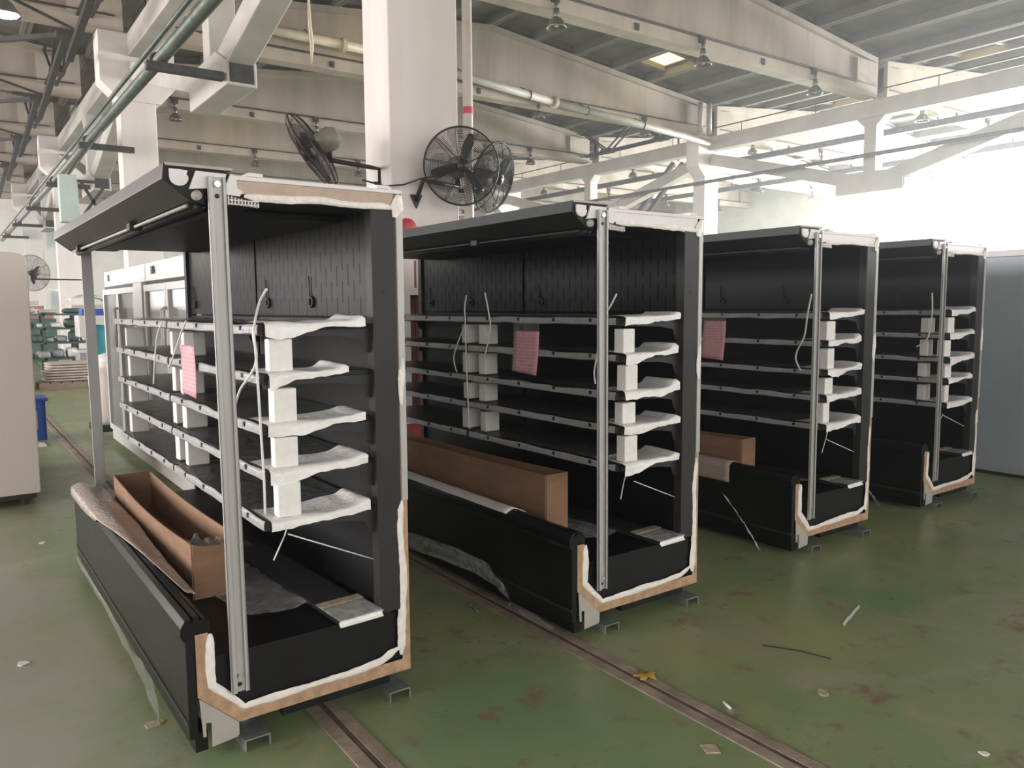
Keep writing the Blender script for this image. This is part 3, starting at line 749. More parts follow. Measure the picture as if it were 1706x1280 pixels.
    # shelves: five levels, two bays
    for b_, (v0, v1) in enumerate(((.03, 1.335), (1.36, L - .04))):
        for i, z in enumerate(SHELF_Z):
            s_ = MB().box(.282, .70, v0, v1, z - .02, z).box(.282, .296, v0, v1, z - .038, z - .02).build('shelf', 'black_panel', t, bevel=.002)
            sd = k * 11 + b_ * 5 + i * 1.7
            MB().sheet(lambda u, w: (.262 + .004 * nse(u * 9, sd) + .018 * max(0, w - .6), v0 + (v1 - v0) * u, z - .031 + .010 * w * 4 * (1 if w < .8 else .8) + .006 * nse(u * 8, w, sd)), 26, 4).build('rail_film', 'rail_film', s_, True)
            MB().sheet(lambda u, w: (.272 + .40 * w, v0 + .01 + (v1 - v0 - .02) * u, z + .005 + .006 * nse(u * 11, w * 3, sd) + .004), 26, 6).build('shelf_film', 'faint_film', s_, True)
            MB().box(.266, .282, v0, v1, z - .034, z - .002).build('ticket_rail', 'charcoal_metal', s_)
            for vv in (.18, .47, .78, 1.09): link('rail_clip', clip_me, s_, (.262, v0 + vv, z - .008))
            for vv in (v0 + .002, v1 - .006):
                MB().prism([(.30, z - .02), (.70, z - .02), (.70, z - .115), (.672, z - .105), (.655, z - .06), (.56, z - .045), (.30, z - .036)], vv, vv + .004, 'y').build('shelf_bracket', 'charcoal_metal', s_)
            if b_ == 0:
                amp = 1.0
                d0, d1 = .275 + .02 * nse(sd, 2), .655 + .03 * nse(sd, 7)
                if k == 0 and i == 1: d1 = .58
                def ef(u, w):
                    dd = d0 + (d1 - d0) * u
                    hang = (.030 + .022 * nse(u * 2.3, sd) + .004 * nse(u * 8, sd)) * (1 - .62 * u)
                    lift = max(0, u - .55) * .05 * (nse(sd, 3.3) + .4) + (.018 + .02 * nse(sd, 8.1)) * math.exp(-((u - .95) / .07) ** 2)
                    if w < .6:
                        q = w / .6
                        return (dd, v0 + .17 * (1 - q) - .05 * q, z + .010 + lift + .008 * nse(u * 3.5, w * 2, sd))
                    q = (w - .6) / .4
                    return (dd + .01 * nse(u * 4, sd), v0 - .05 - .012 * nse(u * 3, w, sd), z + .010 + lift * (1 - q) - hang * q * 1.6 + .004 * nse(u * 13, w * 4, sd))
                MB().sheet(ef, 30, 9).build('end_film', 'milky_film', s_, True)
    return t
CLAB = ['black open display cabinet with bubble-wrapped sill and long open carton inside',
        'black open display cabinet standing below the wall fans, pink form on shelf',
        'black open display cabinet second from the blue-grey panel, bubble wrap over its front',
        'black open display cabinet standing beside the blue-grey panel']
CABS = [cabinet(k, CLAB[k]) for k in range(4)]

# white foam blocks wedged between shelves
for k in range(4):
    spots = [(.055, 'at the open end of')]
    if k < 2: spots += [(1.245, 'before the centre joint of'), (1.43, 'past the centre joint of'), (2.56, 'at the far end of')]
    if k == 3: spots += [(.20, 'inside the open end of')]
    for v, txt in spots:
        for i, nm in ((1, 'second'), (2, 'third'), (3, 'fourth'), (4, 'bottom')):
            z = SHELF_Z[i] + .009; h = min(.135, SHELF_Z[i - 1] - .045 - z) - rng.uniform(0, .012)
            w = .042 if v < .1 else .05
            mb = MB().box(-w, w, -.03, .03, 0, h)
            o = mb.build('foam_block', 'foam_white', None, bevel=.004)
            o.location = to_world(k, (.352 + rng.uniform(-.006, .006), v + .012 * rng.uniform(-1, 1), z)); o.rotation_euler = (0, 0, POSE[k][2] + rng.uniform(-.12, .12))
            tag(o, 'white foam block on %s shelf %s %s' % (nm, txt, ('bubble-wrapped sill cabinet', 'cabinet below the wall fans', 'film-draped third cabinet', 'cabinet beside blue-grey panel')[k]), 'foam block', 'foam packing blocks')

# pink forms hung from the top shelves
for k, (v0, v1, z0, z1, tilt) in ((0, (.80, 1.03, 1.185, 1.445, 0)), (1, (.60, .82, 1.20, 1.47, .05)), (2, (.76, .96, 1.18, 1.49, .04))):
    t = thing('pink_form', 'pink printed form in a clear sleeve on the ' + CID[k], 'form', to_world(k, (.245, (v0 + v1) / 2, z1)), POSE[k][2], 'pink forms')
    hw = (v1 - v0) / 2; hh = z1 - z0
    MB().sheet(lambda u, w: (.004 * math.sin(w * 3), -hw + 2 * hw * u + tilt * w * .6, -.045 - (hh - .045) * w - .012 * (1 - u) * w), 6, 8).build('paper_sheet', 'pink_paper', t, True, thick=.0012)
    MB().sheet(lambda u, w: (-.003 + .004 * math.sin(w * 3), -hw - .005 + (2 * hw + .01) * u + tilt * w * .6, .012 - hh * w - .012 * (1 - u) * w), 6, 8).build('clear_sleeve', 'sleeve_film', t, True)

# cartons on the decks
def carton(k, d0, d1, v0, v1, z0, z1, label, flap=False):
    x = thing('long_carton', label, 'carton', to_world(k, (0, 0, 0)), POSE[k][2], 'long cartons in the cabinets')
    th = .006
    MB().box(d0, d1, v0, v1, z0, z0 + th).build('bottom', 'cardboard', x)
    def side(nm, a0, a1, b0, b1, sag):
        def fn(u, w):
            bow = sag * math.sin(math.pi * u)
            return (a0[0] + (a1[0] - a0[0]) * u, a0[1] + (a1[1] - a0[1]) * u, z0 + (z1 - z0 - bow * 1.0) * w)
        MB().sheet(fn, 14, 3).build(nm, 'cardboard', x, False, thick=th)
    side('long_side', (d0, v0), (d0, v1), 0, 0, .035 if flap else .012)
    side('long_side', (d1, v0), (d1, v1), 0, 0, .02)
    side('short_side', (d0, v0), (d1, v0), 0, 0, .0 if not flap else .02)
    side('short_side', (d0, v1), (d1, v1), 0, 0, .0)
    if flap:
        MB().sheet(lambda u, w: (d0 + .02 + (d1 - d0 - .05) * u, v0 + .02 + .22 * w, z1 - .05 + .05 * nse(u * 4, w * 3, 3)), 12, 8).build('inner_wrap', 'clear_film', x, True)
carton(0, .15, .345, .60, 2.30, .36, .595, 'long open brown carton on the deck of the cabinet with the bubble-wrapped sill', True)
carton(1, .13, .27, .40, 2.5, .36, .70, 'long brown carton standing on the deck of the cabinet below the wall fans')
carton(2, .16, .30, .54, 2.4, .36, .645, 'long brown carton on the deck of the cabinet second from the blue-grey panel')

# coverings on the sills
def sill_sheet(name, k, v0, v1, material, label, cat, d_in, front, grp=None, taper=True, thick=.003, wav=.006):
    def fn(u, w):
        v = v0 + (v1 - v0) * u
        f = front
        # path over the nose: hang at the front, over the rail, into the tub
        L1 = f; L2 = .10; L3 = max(.01, d_in - .05)
        tot = L1 + L2 + L3
        st = (L1 + L2) * .93 * max(0, 1 - u / .8) if taper else 0
        s_ = st + w * (tot - st) * (1 if not taper else min(1, .45 + u))
        wob = wav * nse(v * 6, w * 4, k)
        if s_ < L1: x_, z_ = -.052 - wob * .6, .49 - (L1 - s_)
        elif s_ < L1 + L2:
            q = (s_ - L1) / L2; x_, z_ = -.052 + .105 * q, .49 + .036 * math.sin(math.pi * (.15 + .7 * q)) + wob * .5
        else:
            q = (s_ - L1 - L2); x_, z_ = .055 + q, .505 - q * .35 + wob
        return (x_, v, z_)
    o = MB().sheet(fn, 44, 22).build(name, material, None, True, thick=thick)
    o.location = to_world(k, (0, 0, 0)); o.rotation_euler = (0, 0, POSE[k][2])
    return tag(o, label, cat, grp)
sill_sheet('bubble_wrap', 0, .30, 2.56, 'bubble_wrap', 'tan bubble wrap draped along the sill beside the open carton', 'bubble wrap', .12, .03)
sill_sheet('foam_strip', 1, .50, 2.5, 'bracket_white', 'pale foam strip lying on the sill below the wall fans', 'foam strip', .07, .0, taper=False)
sill_sheet('bubble_wrap', 2, .47, 2.5, 'bubble_wrap', 'grey-tan bubble wrap folded over the sill two places from the blue-grey panel', 'bubble wrap', .10, .10, taper=False)
sill_sheet('foam_strip', 3, .62, 2.5, 'scrap_tan', 'tan foam strip on the sill beside the blue-grey panel', 'foam strip', .08, .02, taper=False)

# wrapped glass panels on the decks
for k in range(4):
    t = thing('wrapped_glass_sheet', 'bubble-wrapped flat panel on the deck of the ' + CID[k], 'panel', to_world(k, (.60, -.03, .36)), POSE[k][2] + math.radians(3.0), 'wrapped panels on the decks')
    MB().box(-.085, .085, 0, 1.15, .003, .024).build('panel_core', 'charcoal_metal', t, bevel=.004)
    MB().sheet(lambda u, w: (-.092 + .184 * u, -.012 + .19 * w, .030 + .004 * nse(u * 8, w * 8, k)), 12, 12).build('wrapped_end', 'clear_film', t, True, thick=.002)
    MB().sheet(lambda u, w: (-.092 + .184 * u, -.012 + .012 * math.sin(w * 3.1), .004 + .027 * w), 10, 4).build('folded_edge', 'milky_film', t, True)
    MB().box(-.093, .093, .15, .20, .031, .034).build('packing_tape', 'scrap_tan', t)
    f = MB().sheet(lambda u, w: (-.40 + .36 * u + .02 * nse(w * 4, k), .25 + 1.3 * w + .05 * nse(u * 3, k), .006 + .012 * (nse(u * 7, w * 9, k) + .5)), 16, 26).build('plastic_sheet', 'clear_film', None, True)
    f.location = to_world(k, (.62, .0, .36)); f.rotation_euler = (0, 0, POSE[k][2])
    tag(f, 'clear plastic sheet spread on the deck of the ' + CID[k], 'plastic sheet', 'plastic sheets on the decks')

# cables and thin rods
def cable(k, pts, label, r=.004, d=.245, name='cable', grp='loose white cables', sub=None):
    def smooth(pp):
        out_ = []
        for i in range(len(pp) - 1):
            p0, p1, p2, p3 = pp[max(i - 1, 0)], pp[i], pp[i + 1], pp[min(i + 2, len(pp) - 1)]
            for s_ in range(6):
                q = s_ / 6
                out_.append(tuple(.5 * ((2 * p1[c]) + (-p0[c] + p2[c]) * q + (2 * p0[c] - 5 * p1[c] + 4 * p2[c] - p3[c]) * q * q + (-p0[c] + 3 * p1[c] - 3 * p2[c] + p3[c]) * q ** 3) for c in range(3)))
        out_.append(tuple(pp[-1])); return out_
    P3 = [to_world(k, local_at(k, u, v, d=d)) for u, v in pts]
    o = MB().tube(smooth(P3), r, 6).build(name, 'white_cable', None, True)
    tag(o, label, 'cable', grp)
    if sub:
        for s2 in sub: MB().tube(smooth([to_world(k, local_at(k, u, v, d=d)) for u, v in s2]), r, 6).build('strand', 'white_cable', o, True)
    p = P3[len(P3) // 3]
    return o
cable(0, [(444, 482), (432, 505), (424, 540), (422, 560), (427, 590), (424, 612), (412, 632), (400, 650), (392, 675)], 'white cable looping from the top shelf beside the upright, bubble-wrapped sill cabinet', .0045,
      sub=[[(422, 545), (427, 600), (431, 660), (436, 740), (440, 800), (442, 858)]])
cable(0, [(271, 535), (262, 560), (258, 600), (256, 640)], 'white cable hanging past the centre of the cabinet with the bubble-wrapped sill', .004)
cable(0, [(310, 535), (300, 560), (290, 590), (282, 612)], 'white cable hanging beside the pink form and bubble-wrapped sill cabinet centre', .004, d=.222)
cable(1, [(777, 492), (774, 515), (775, 540), (765, 565), (757, 590), (757, 605), (761, 620)], 'white forked cable hanging left of the centre joint below the wall fans', .0045,
      sub=[[(775, 540), (777, 600), (780, 680), (783, 715)]])
cable(1, [(808, 488), (814, 520), (817, 545), (812, 575), (806, 598)], 'white cable hanging right of the centre joint below the wall fans', .0045)
cable(1, [(1027, 490), (1018, 508), (1008, 525), (1000, 550), (995, 590), (990, 620), (992, 640)], 'white cable poking out behind the upright below the wall fans', .0045)
cable(2, [(1352, 490), (1346, 520), (1340, 560), (1328, 585), (1326, 600), (1334, 618)], 'white cable beside the upright of the cabinet second from the blue-grey panel', .006)
cable(3, [(1553, 488), (1553, 520), (1549, 550), (1543, 567), (1527, 578)], 'white cable beside the upright of the cabinet beside the blue-grey panel', .006)
def rod(k, pts, label):
    P3 = [to_world(k, local_at(k, u, v, vv=q)) for u, v, q in pts]
    mb = MB()
    for a_, b_ in zip(P3[:-1], P3[1:]): mb.tube([a_, b_], .0028, 6)
    tag(mb.build('wire_rod', 'white_cable', None, True), label, 'wire', 'bent wires under the bottom shelves')
for k in range(4):
    A = [[(479, 876, .05), (474, 893, .05), (456, 934, .02)], [(1045, 788, .05), (1040, 800, .05), (1034, 832, .02)], [(1380, 715, .05), (1376, 730, .05), (1369, 755, .02)], [(1571, 690, .05), (1569, 694, .05), (1566, 700, .02)]][k]
    B = [[(480, 890, .05), (630, 934, .04), (629, 903, .04)], [(1056, 802, .05), (1131, 831, .04), (1131, 806, .04)], [(1376, 732, .05), (1431, 757, .04), (1430, 738, .04)], [(1571, 692, .05), (1613, 714, .04), (1612, 700, .04)]][k]
    rod(k, A, 'short bent wire hanging under the bottom shelf of the ' + CID[k])
    rod(k, B, 'V-shaped wire stay under the bottom shelf of the ' + CID[k])
for k in range(2):
    for (u, v0, v1) in ([(461, 569, 549), (453, 610, 590)] if k == 0 else [(1050, 536, 545)]):
        pass

# loose plastic film on the fascias
def ribbon(name, pts, wid, material, label, cat='plastic film', wob=.01, sd=0, grp=None):
    """pts: world points of the centre line, wid: list of (vector) half widths"""
    n = len(pts)
    def fn(u, w):
        s_ = u * (n - 1); i = min(int(s_), n - 2); q = s_ - i
        p = Vector(pts[i]).lerp(Vector(pts[i + 1]), q); hw = Vector(wid[i]).lerp(Vector(wid[i + 1]), q)
        r = p + hw * (2 * w - 1)
        return (r.x + wob * nse(u * 9, w * 3, sd), r.y, max(.003, r.z + wob * nse(u * 9, w * 4, sd + 5)))
    return tag(MB().sheet(fn, 40, 8).build(name, material, None, True), label, cat, grp)
C0 = lambda k, d, v, z: to_world(k, (d, v, z))
ribbon('loose_film', [C0(0, -.06, 2.4, .12), C0(0, -.055, 1.5, .11), C0(0, -.06, .8, .10), C0(0, -.075, .35, .13), C0(0, -.085, .2, .09)],
       [(0, 0, .015), (0, 0, .02), (0, 0, .03), (0, 0, .06), (0, .02, .05)], 'faint_film', 'peeling film along the lower fascia of the cabinet with the bubble-wrapped sill', sd=1, wob=.012)
W1 = lambda u, v, d: to_world(1, local_at(1, u, v, d=d))
ribbon('loose_film', [W1(676, 898, -.045), W1(740, 920, -.05), W1(790, 940, -.055), W1(822, 962, -.07), W1(842, 985, -.10), at(850, 1003, z=.01), at(885, 1026, z=.012), at(920, 1048, z=.01)],
       [(0, 0, .05), (0, 0, .05), (0, .01, .05), (0, .03, .045), (.02, .05, .02), (.035, .035, .003), (.03, .02, .003), (.015, .01, .003)], 'clear_film', 'clear film strip curling from the fascia onto the floor below the wall fans', sd=2, wob=.012)
ribbon('loose_film', [C0(2, -.045, .52, .30), C0(2, -.06, .40, .21), C0(2, -.09, .26, .10), C0(2, -.12, .16, .015)],
       [(0, .012, .008), (0, .03, .03), (0, .03, .03), (.02, .03, .003)], 'milky_film', 'twisted film strip on the fascia of the cabinet second from the blue-grey panel', sd=3)
ribbon('loose_film', [C0(3, -.045, .62, .26), C0(3, -.06, .48, .17), C0(3, -.09, .36, .09), C0(3, -.13, .27, .012)],
       [(0, .01, .006), (0, .015, .02), (0, .03, .02), (.02, .03, .003)], 'clear_film', 'twisted film strip on the fascia of the cabinet beside the blue-grey panel', sd=4)

# ------------------------------------------------------------------ neighbours
# blue-grey panel unit at the right
t = thing('grey_cabinet', 'tall plain blue-grey cabinet wall at the end of the black cabinet row', 'cabinet', (7.69, 4.60, 0))
MB().box(0, .85, -4.9, 0, .0, 1.965).build('side_panel', 'blue_grey_panel', t, bevel=.006)
MB().box(-.012, .86, -4.9, .01, 1.965, 2.02).build('top_frame', 'bracket_white', t, bevel=.004)
MB().box(-.004, .0, -4.9, 0, 0, .03).build('base_strip', 'charcoal_metal', t)
for yy in (-2.6, -3.6): MB().box(-.003, .0, yy - .004, yy + .004, .03, 1.965).build('panel_joint', 'charcoal_metal', t)

# cream cabinet at the left
t = thing('cream_cabinet', 'cream-coloured cabinet with rounded top corner, standing on short feet', 'cabinet', (-.40, 7.25, 0))
MB().prism([(0, .1), (.945, .1), (.955, .11), (.965, 1.9), (.955, 1.96), (.925, 1.99), (.87, 2.0), (0, 2.0)], 0, 1.9, 'y').build('body', 'cream_panel', t, bevel=.012)
for xx in (.08, .84):
    for yy in (.1, 1.8): MB().tube([(xx, yy, 0), (xx, yy, .102)], .03, 10).build('foot', 'dark_steel', t)
MB().box(.02, .93, .03, 1.87, .06, .1).build('base_frame', 'dark_steel', t)

# white glass-door cabinets
def glass_cabinet(y0, y1, label, marks, post=.10):
    t = thing('glass_door_cabinet', label, 'cabinet', (1.50, y0, 0), 0, 'white glass-door cabinets')
    w = y1 - y0
    MB().box(.03, .75, 0, w, .16, .20).box(.70, .75, 0, w, .2, 1.82).box(.03, .75, 0, .05, .2, 1.82).box(.03, .75, w - .05, w, .2, 1.82).build('body', 'grey_liner', t)
    MB().box(0, .76, 0, w, 1.80, 1.965).build('header', 'white_enamel', t, bevel=.006)
    MB().box(-.004, .03, .04, w - .04, 1.775, 1.80).build('vent_slot', 'black_plastic', t)
    MB().box(0, .74, 0, w, .09, .20).build('plinth', 'white_enamel', t, bevel=.005)
    for xx in (.1, .64):
        for yy in (.12, w - .12): MB().tube([(xx, yy, 0), (xx, yy, .09)], .02, 8).build('foot', 'dark_steel', t)
    MB().box(-.035, .03, 0, post, .2, 1.80).build('door_post', 'white_enamel', t, bevel=.004)
    n = 2; dw = (w - post - .04) / n
    for i in range(n):
        a0 = post + .01 + i * dw; a1 = a0 + dw - .01
        d = MB().box(-.03, .02, a0, a0 + .06, .22, 1.77).box(-.03, .02, a1 - .06, a1, .22, 1.77).box(-.03, .02, a0 + .06, a1 - .06, .22, .28).box(-.03, .02, a0 + .06, a1 - .06, 1.71, 1.77).build('door', 'white_enamel', t, bevel=.003)
        MB().box(-.01, -.002, a0 + .06, a1 - .06, .28, 1.71).build('door_pane', 'door_glass', d)
        hy = a1 - .03 if i == 0 else a0 + .03
        MB().tube([(-.03, hy, 1.15), (-.06, hy, 1.17), (-.06, hy, 1.55), (-.03, hy, 1.57)], .012, 8).build('handle', 'aluminium', d, True)
    for z in (.55, .9, 1.22): MB().box(.06, .68, .06, w - .06, z - .008, z + .008).build('wire_shelf', 'aluminium', t)
    MB().box(.5, .66, w * .45, w * .62, 1.25, 1.5).build('control_box', 'charcoal_metal', t)
    cu = bpy.data.curves.new('sign_text', 'FONT'); cu.body = marks; cu.size = .10; cu.extrude = .002
    tmp = bpy.data.objects.new('sign_tmp', cu); COL.objects.link(tmp)
    dg = bpy.context.evaluated_depsgraph_get(); sm = bpy.data.meshes.new_from_object(tmp.evaluated_get(dg)); bpy.data.objects.remove(tmp)
    co = bpy.data.objects.new('sign_text', sm); COL.objects.link(co); co.parent = t; sm.materials.clear(); sm.materials.append(M['black_plastic'])
    co.location = (-.004, w - .25, 1.86); co.rotation_euler = (R90, 0, -R90)
glass_cabinet(7.72, 9.90, 'white glass-door cabinet beside the bright white post, far from the pink form', 'L8', .38)
glass_cabinet(5.85, 7.70, 'white glass-door cabinet with a dark label on its header, nearer the pink form', 'L8A')

# ------------------------------------------------------------------ wall fans
def fan(label, c, axis, mount, R=.335, elbow=None, blade_rot=0.0):
    """c: hub centre, axis: unit vector the fan blows along, mount: point on the wall"""
    t = thing('wall_fan', label, 'fan', c, 0, 'black wall fans')
    z = Vector(axis).normalized()
    q = z.to_track_quat('Y', 'Z').to_matrix()      # local +Y = blowing direction
    def place(mb): mb.v = [tuple(q @ Vector(p)) for p in mb.v]; return mb
    g = MB(); g.ring((0, 0, 0), R, .008, 56, 6, 'y'); place(g).build('guard_rim', 'fan_wire', t, True)
    for nm, s_ in (('front_guard', 1), ('rear_guard', -1)):
        g = MB()
        for j in range(20):
            rr_ = R * (.22 + .78 * j / 20); dp = .075 * math.sqrt(max(0, 1 - (rr_ / R) ** 2)) + .01
            g.ring((0, s_ * dp, 0), rr_, .0022, 44, 3, 'y')
        for j in range(10):
            a_ = 2 * math.pi * j / 10 + .15
            g.tube([((R * u) * math.cos(a_), s_ * (.075 * math.sqrt(max(0, 1 - u * u)) + .012), (R * u) * math.sin(a_)) for u in (.16, .4, .6, .8, .93, 1.0)], .0032, 4)
        place(g).build(nm, 'fan_wire', t)
    hb = MB(); hb.tube([(0, .02, 0), (0, .085, 0)], .055, 16); hb.tube([(0, .085, 0), (0, .095, 0)], .03, 14, 0); place(hb).build('hub', 'black_plastic', t, True)
    for j in range(3):
        a_ = 2 * math.pi * j / 3 + blade_rot
        def bl(u, w):
            rad = .05 + .235 * u; hw = .016 + .026 * math.sin(math.pi * min(1, u * .85 + .12))
            x_ = rad; y_ = (w - .5) * 2 * hw
            return (x_ * math.cos(a_) - y_ * math.sin(a_), .02 + (w - .5) * .06 * (1 - .4 * u), x_ * math.sin(a_) + y_ * math.cos(a_))
        place(MB().sheet(bl, 8, 5)).build('blade', 'black_plastic', t, True, thick=.003)
    mt = MB(); mt.tube([(0, -.06, 0), (0, -.20, 0), (0, -.26, 0)], [.095, .10, .06], 18); place(mt).build('motor', 'motor_olive', t, True)
    m_ = Vector(mount) - Vector(c)
    bk = q @ Vector((0, -.17, 0))
    lowp = bk + Vector((0, 0, -.17))
    el = Vector(elbow) - Vector(c) if elbow else Vector((m_.x, m_.y, lowp.z))
    MB().tube([bk, lowp], .022, 8).build('yoke', 'fan_wire', t, True)
    MB().tube([lowp, lowp.lerp(el, .8), el, m_], .02, 8).build('arm', 'fan_wire', t, True)
    MB().prism([(-.06, .05), (.06, .05), (.0, -.07)], -.008, .008, 'y').build('wall_plate', 'fan_wire', t).location = m_
    return t
colS = 6.31   # south face of the fan column
fan('black wall fan facing the viewer on the front of the white column', at(769, 277, y=6.02), (-.35, -.93, -.1), Vector((3.49, 6.295, 2.50)), blade_rot=1.86, elbow=Vector((3.49, 6.17, 2.66)))
c2_ = at(822, 296, y=6.30)
fan('black wall fan turned sideways, overlapping the fan on the column front', c2_, (.40, -.85, -.28), Vector((3.955, 6.48, c2_.z - .25)), R=.33, blade_rot=.2)
c3_ = at(520, 250, y=6.45)
fan('black wall fan with olive motor tilted away on the column side', c3_, (-.67, .536, -.50), Vector((3.25, 6.52, 2.62)), R=.335, blade_rot=.9)
c4_ = at(53, 455, y=24.0)
fan('small distant wall fan above the stacked goods on the aisle column', c4_, (-.55, -.83, -.1), Vector((3.25, 24.3, c4_.z - .45)), R=.46, blade_rot=.4)
for o in [x for x in bpy.data.objects if x.get('label', '').startswith('small distant')]:
    pass
tag(MB().tube([at(604, 300, y=6.30), at(640, 310, y=6.25), at(672, 308, y=6.22), at(700, 298, y=6.18), at(740, 292, y=6.12)], .008, 6).build('fan_cable', 'black_plastic', None, True), 'black power cable strung between the wall fans', 'cable')

q0, q1 = at(519, 106, y=12.40), at(516, 40, y=12.40)
tag(MB().tube([(q0.x, 12.40, 7.23), (q1.x - .01, 12.40, (q1.z + 7.2) / 2), (q1.x, 12.40, q1.z), (q0.x + .015, 12.40, (q0.z + q1.z) / 2), (q0.x, 12.40, q0.z)], [.012, .014, .03, .035, .012], 8).build('hanging_strip', 'pipe_cream', None, True), 'twisted cream strip dangling from the roof beam beside the fan column', 'strip')

# red alarm bell and hydrant box by the column
p = at(680, 380, y=6.28)
o = MB().lathe([(0, .0), (.05, .0), (.085, .02), (.09, .05), (.0, .05)], 18).build('alarm_bell', 'red_paint', None, True)
o.location = (p.x, 6.26, p.z); o.rotation_euler = (-R90, 0, 0); tag(o, 'round red alarm bell on the fan column', 'bell')
t = thing('hydrant_box', 'open fire hydrant box with white frame and red inside', 'hydrant box', (3.17, 6.02, 0))
MB().box(.0, .50, .20, .24, .55, 1.72).box(0, .50, 0, .2, .55, .58).box(0, .50, 0, .2, 1.66, 1.72).box(0, .09, 0, .2, .58, 1.66).box(.44, .50, 0, .2, .58, 1.66).build('case', 'white_enamel', t)
MB().box(.09, .44, .19, .2, .58, 1.66).build('back_plate', 'stain_red', t)
MB().box(-.10, -.01, -.02, .0, .6, 1.68).build('door', 'red_paint', t)
MB().box(.06, .46, .02, .22, .0, .55).build('base', 'red_paint', t)
MB().tube([(.2, .1, 1.66), (.2, .1, .58)], .012, 8).build('riser_pipe', 'stain_red', t)
MB().tube([(.2, .1, 1.96), (.2, .1, 1.71)], .012, 8).build('feed_pipe', 'stain_red', t)

# ------------------------------------------------------------------ clutter along the aisle
def pallet(x, y, w, d, label, grp=None):
    t = thing('wooden_pallet', label, 'pallet', (x, y, 0), 0, grp)
    for yy in (0, d / 2 - .05, d - .1): MB().box(0, w, yy, yy + .1, 0, .10).build('bearer', 'pallet_wood', t)
    n = 6
    for i in range(n): MB().box(i * w / n + .015, (i + 1) * w / n - .015, 0, d, .10, .125).build('deck_board', 'pallet_wood', t)
    return t
def sack(x, y, z, w, d, h, rz, label, grp, material='sack_beige', sd=0):
    def fn(u, w_):
        th = 2 * math.pi * w_; ph = math.pi * (u - .5)
        sx_ = math.copysign(abs(math.cos(th)) ** .45, math.cos(th)); sy_ = math.copysign(abs(math.sin(th)) ** .45, math.sin(th))
        cz = abs(math.cos(ph)) ** .5; n_ = 1 + .06 * nse(u * 3, w_ * 6, sd)
        return (sx_ * cz * w / 2 * n_, sy_ * cz * d / 2 * n_, h / 2 + math.copysign(abs(math.sin(ph)) ** .7, math.sin(ph)) * h / 2)
    o = MB().sheet(fn, 8, 20).build('packed_bundle', material, None, True)
    o.location = (x, y, z); o.rotation_euler = (0, 0, rz)
    return tag(o, label, 'bundle', grp)
pallet(1.45, 17.8, 1.15, .9, 'low wooden pallet under the layered stack of flat bundles')
for i in range(7): sack(2.05 + rng.uniform(-.03, .03), 18.25, .126 + i * .054, .98, .8, .054, rng.uniform(-.04, .04), 'flat beige bundle in the layered pallet stack, %s from the bottom' % ORD[i + 1], 'bundles in the layered stack', sd=i)
pallet(.35, 17.6, 1.0, .9, 'low wooden pallet under the bundles beyond the blue bin')
for i in range(5): sack(.85 + rng.uniform(-.05, .05), 18.0, .126 + i * .066, .9, .8, .066, rng.uniform(-.1, .1), 'grey-beige bundle in the low stack beyond the blue bin, %s from the bottom' % ORD[i + 1], 'bundles in the low stack', sd=i + 20)
# green metal rack with goods behind the bundles
t = thing('green_rack', 'dark green metal rack loaded with goods behind the bundles', 'rack', (.7, 20.4, 0))
for xx in (0, 1.1, 2.15):
    for yy in (0, .7): MB().box(xx, xx + .06, yy, yy + .06, 0, 1.5).build('rack_post', 'rack_green', t)
for z in (.42, .78, 1.1, 1.42): MB().box(0, 2.21, 0, .76, z, z + .04).build('rack_shelf', 'rack_green', t)
for z, row, nm in ((.46, 7, 'lowest'), (.82, 8, 'second'), (1.14, 7, 'third')):
    w = 2.0 / row
    for i in range(row):
        sack(.8 + w * (i + .5), 20.62 + rng.uniform(-.05, .1), z, w * rng.uniform(.75, .98), .5, rng.uniform(.09, .26), rng.uniform(-.15, .15), 'bagged goods on the %s shelf of the green rack, %s from the white machine' % (nm, ORD[row - i]), 'bagged goods on the green rack', ('tarp_white', 'rack_green', 'sack_beige', 'dark_steel', 'grey_liner')[rng.randrange(5)], sd=i + z * 10)
for i in range(4): sack(1.0 + .48 * i, 20.75, 1.46, .42, .5, rng.uniform(.08, .16), rng.uniform(-.2, .2), 'folded sheet goods on top of the green rack, %s from the white machine' % ORD[4 - i], 'goods on top of the green rack', ('rack_green', 'grey_liner', 'sack_beige')[i % 3], sd=i + 70)
# white machine with black spindle
t = thing('white_machine', 'white machine with black pillar and blue top behind the bundles', 'machine', (2.35, 19.2, 0))
MB().box(0, .9, 0, .7, .0, .62).build('base', 'grey_liner', t, bevel=.01)
MB().box(.02, .88, .02, .68, .95, 1.42).build('head', 'white_enamel', t, bevel=.02)
MB().box(.2, .30, .2, .3, .62, .95).box(.6, .7, .4, .5, .62, .95).build('pillar', 'black_plastic', t)
MB().box(-.05, .95, -.05, .75, .62, .68).build('table', 'bracket_white', t, bevel=.01)
MB().box(.1, .7, .1, .6, 1.42, 1.56).build('top_tray', 'bin_blue', t, bevel=.01)
# white covered trolley
t = thing('covered_trolley', 'trolley under a white dust sheet on dark legs', 'trolley', (2.58, 22.2, 0))
MB().sheet(lambda u, w: (1.0 * u, .9 * w, 1.66 + .27 * math.sin(math.pi * min(1, .06 + u * 1.0)) ** .45 * (.75 + .25 * math.sin(math.pi * w)) + .02 * nse(u * 6, w * 5)), 18, 10).build('dust_sheet', 'tarp_white', t, True, thick=.02)
MB().box(.03, .97, .03, .87, 1.45, 1.66).build('table_top', 'bracket_grey', t)
for xx in (.06, .86):
    for yy in (.06, .76): MB().box(xx, xx + .08, yy, yy + .08, 0, 1.45).build('leg', 'dark_steel', t)
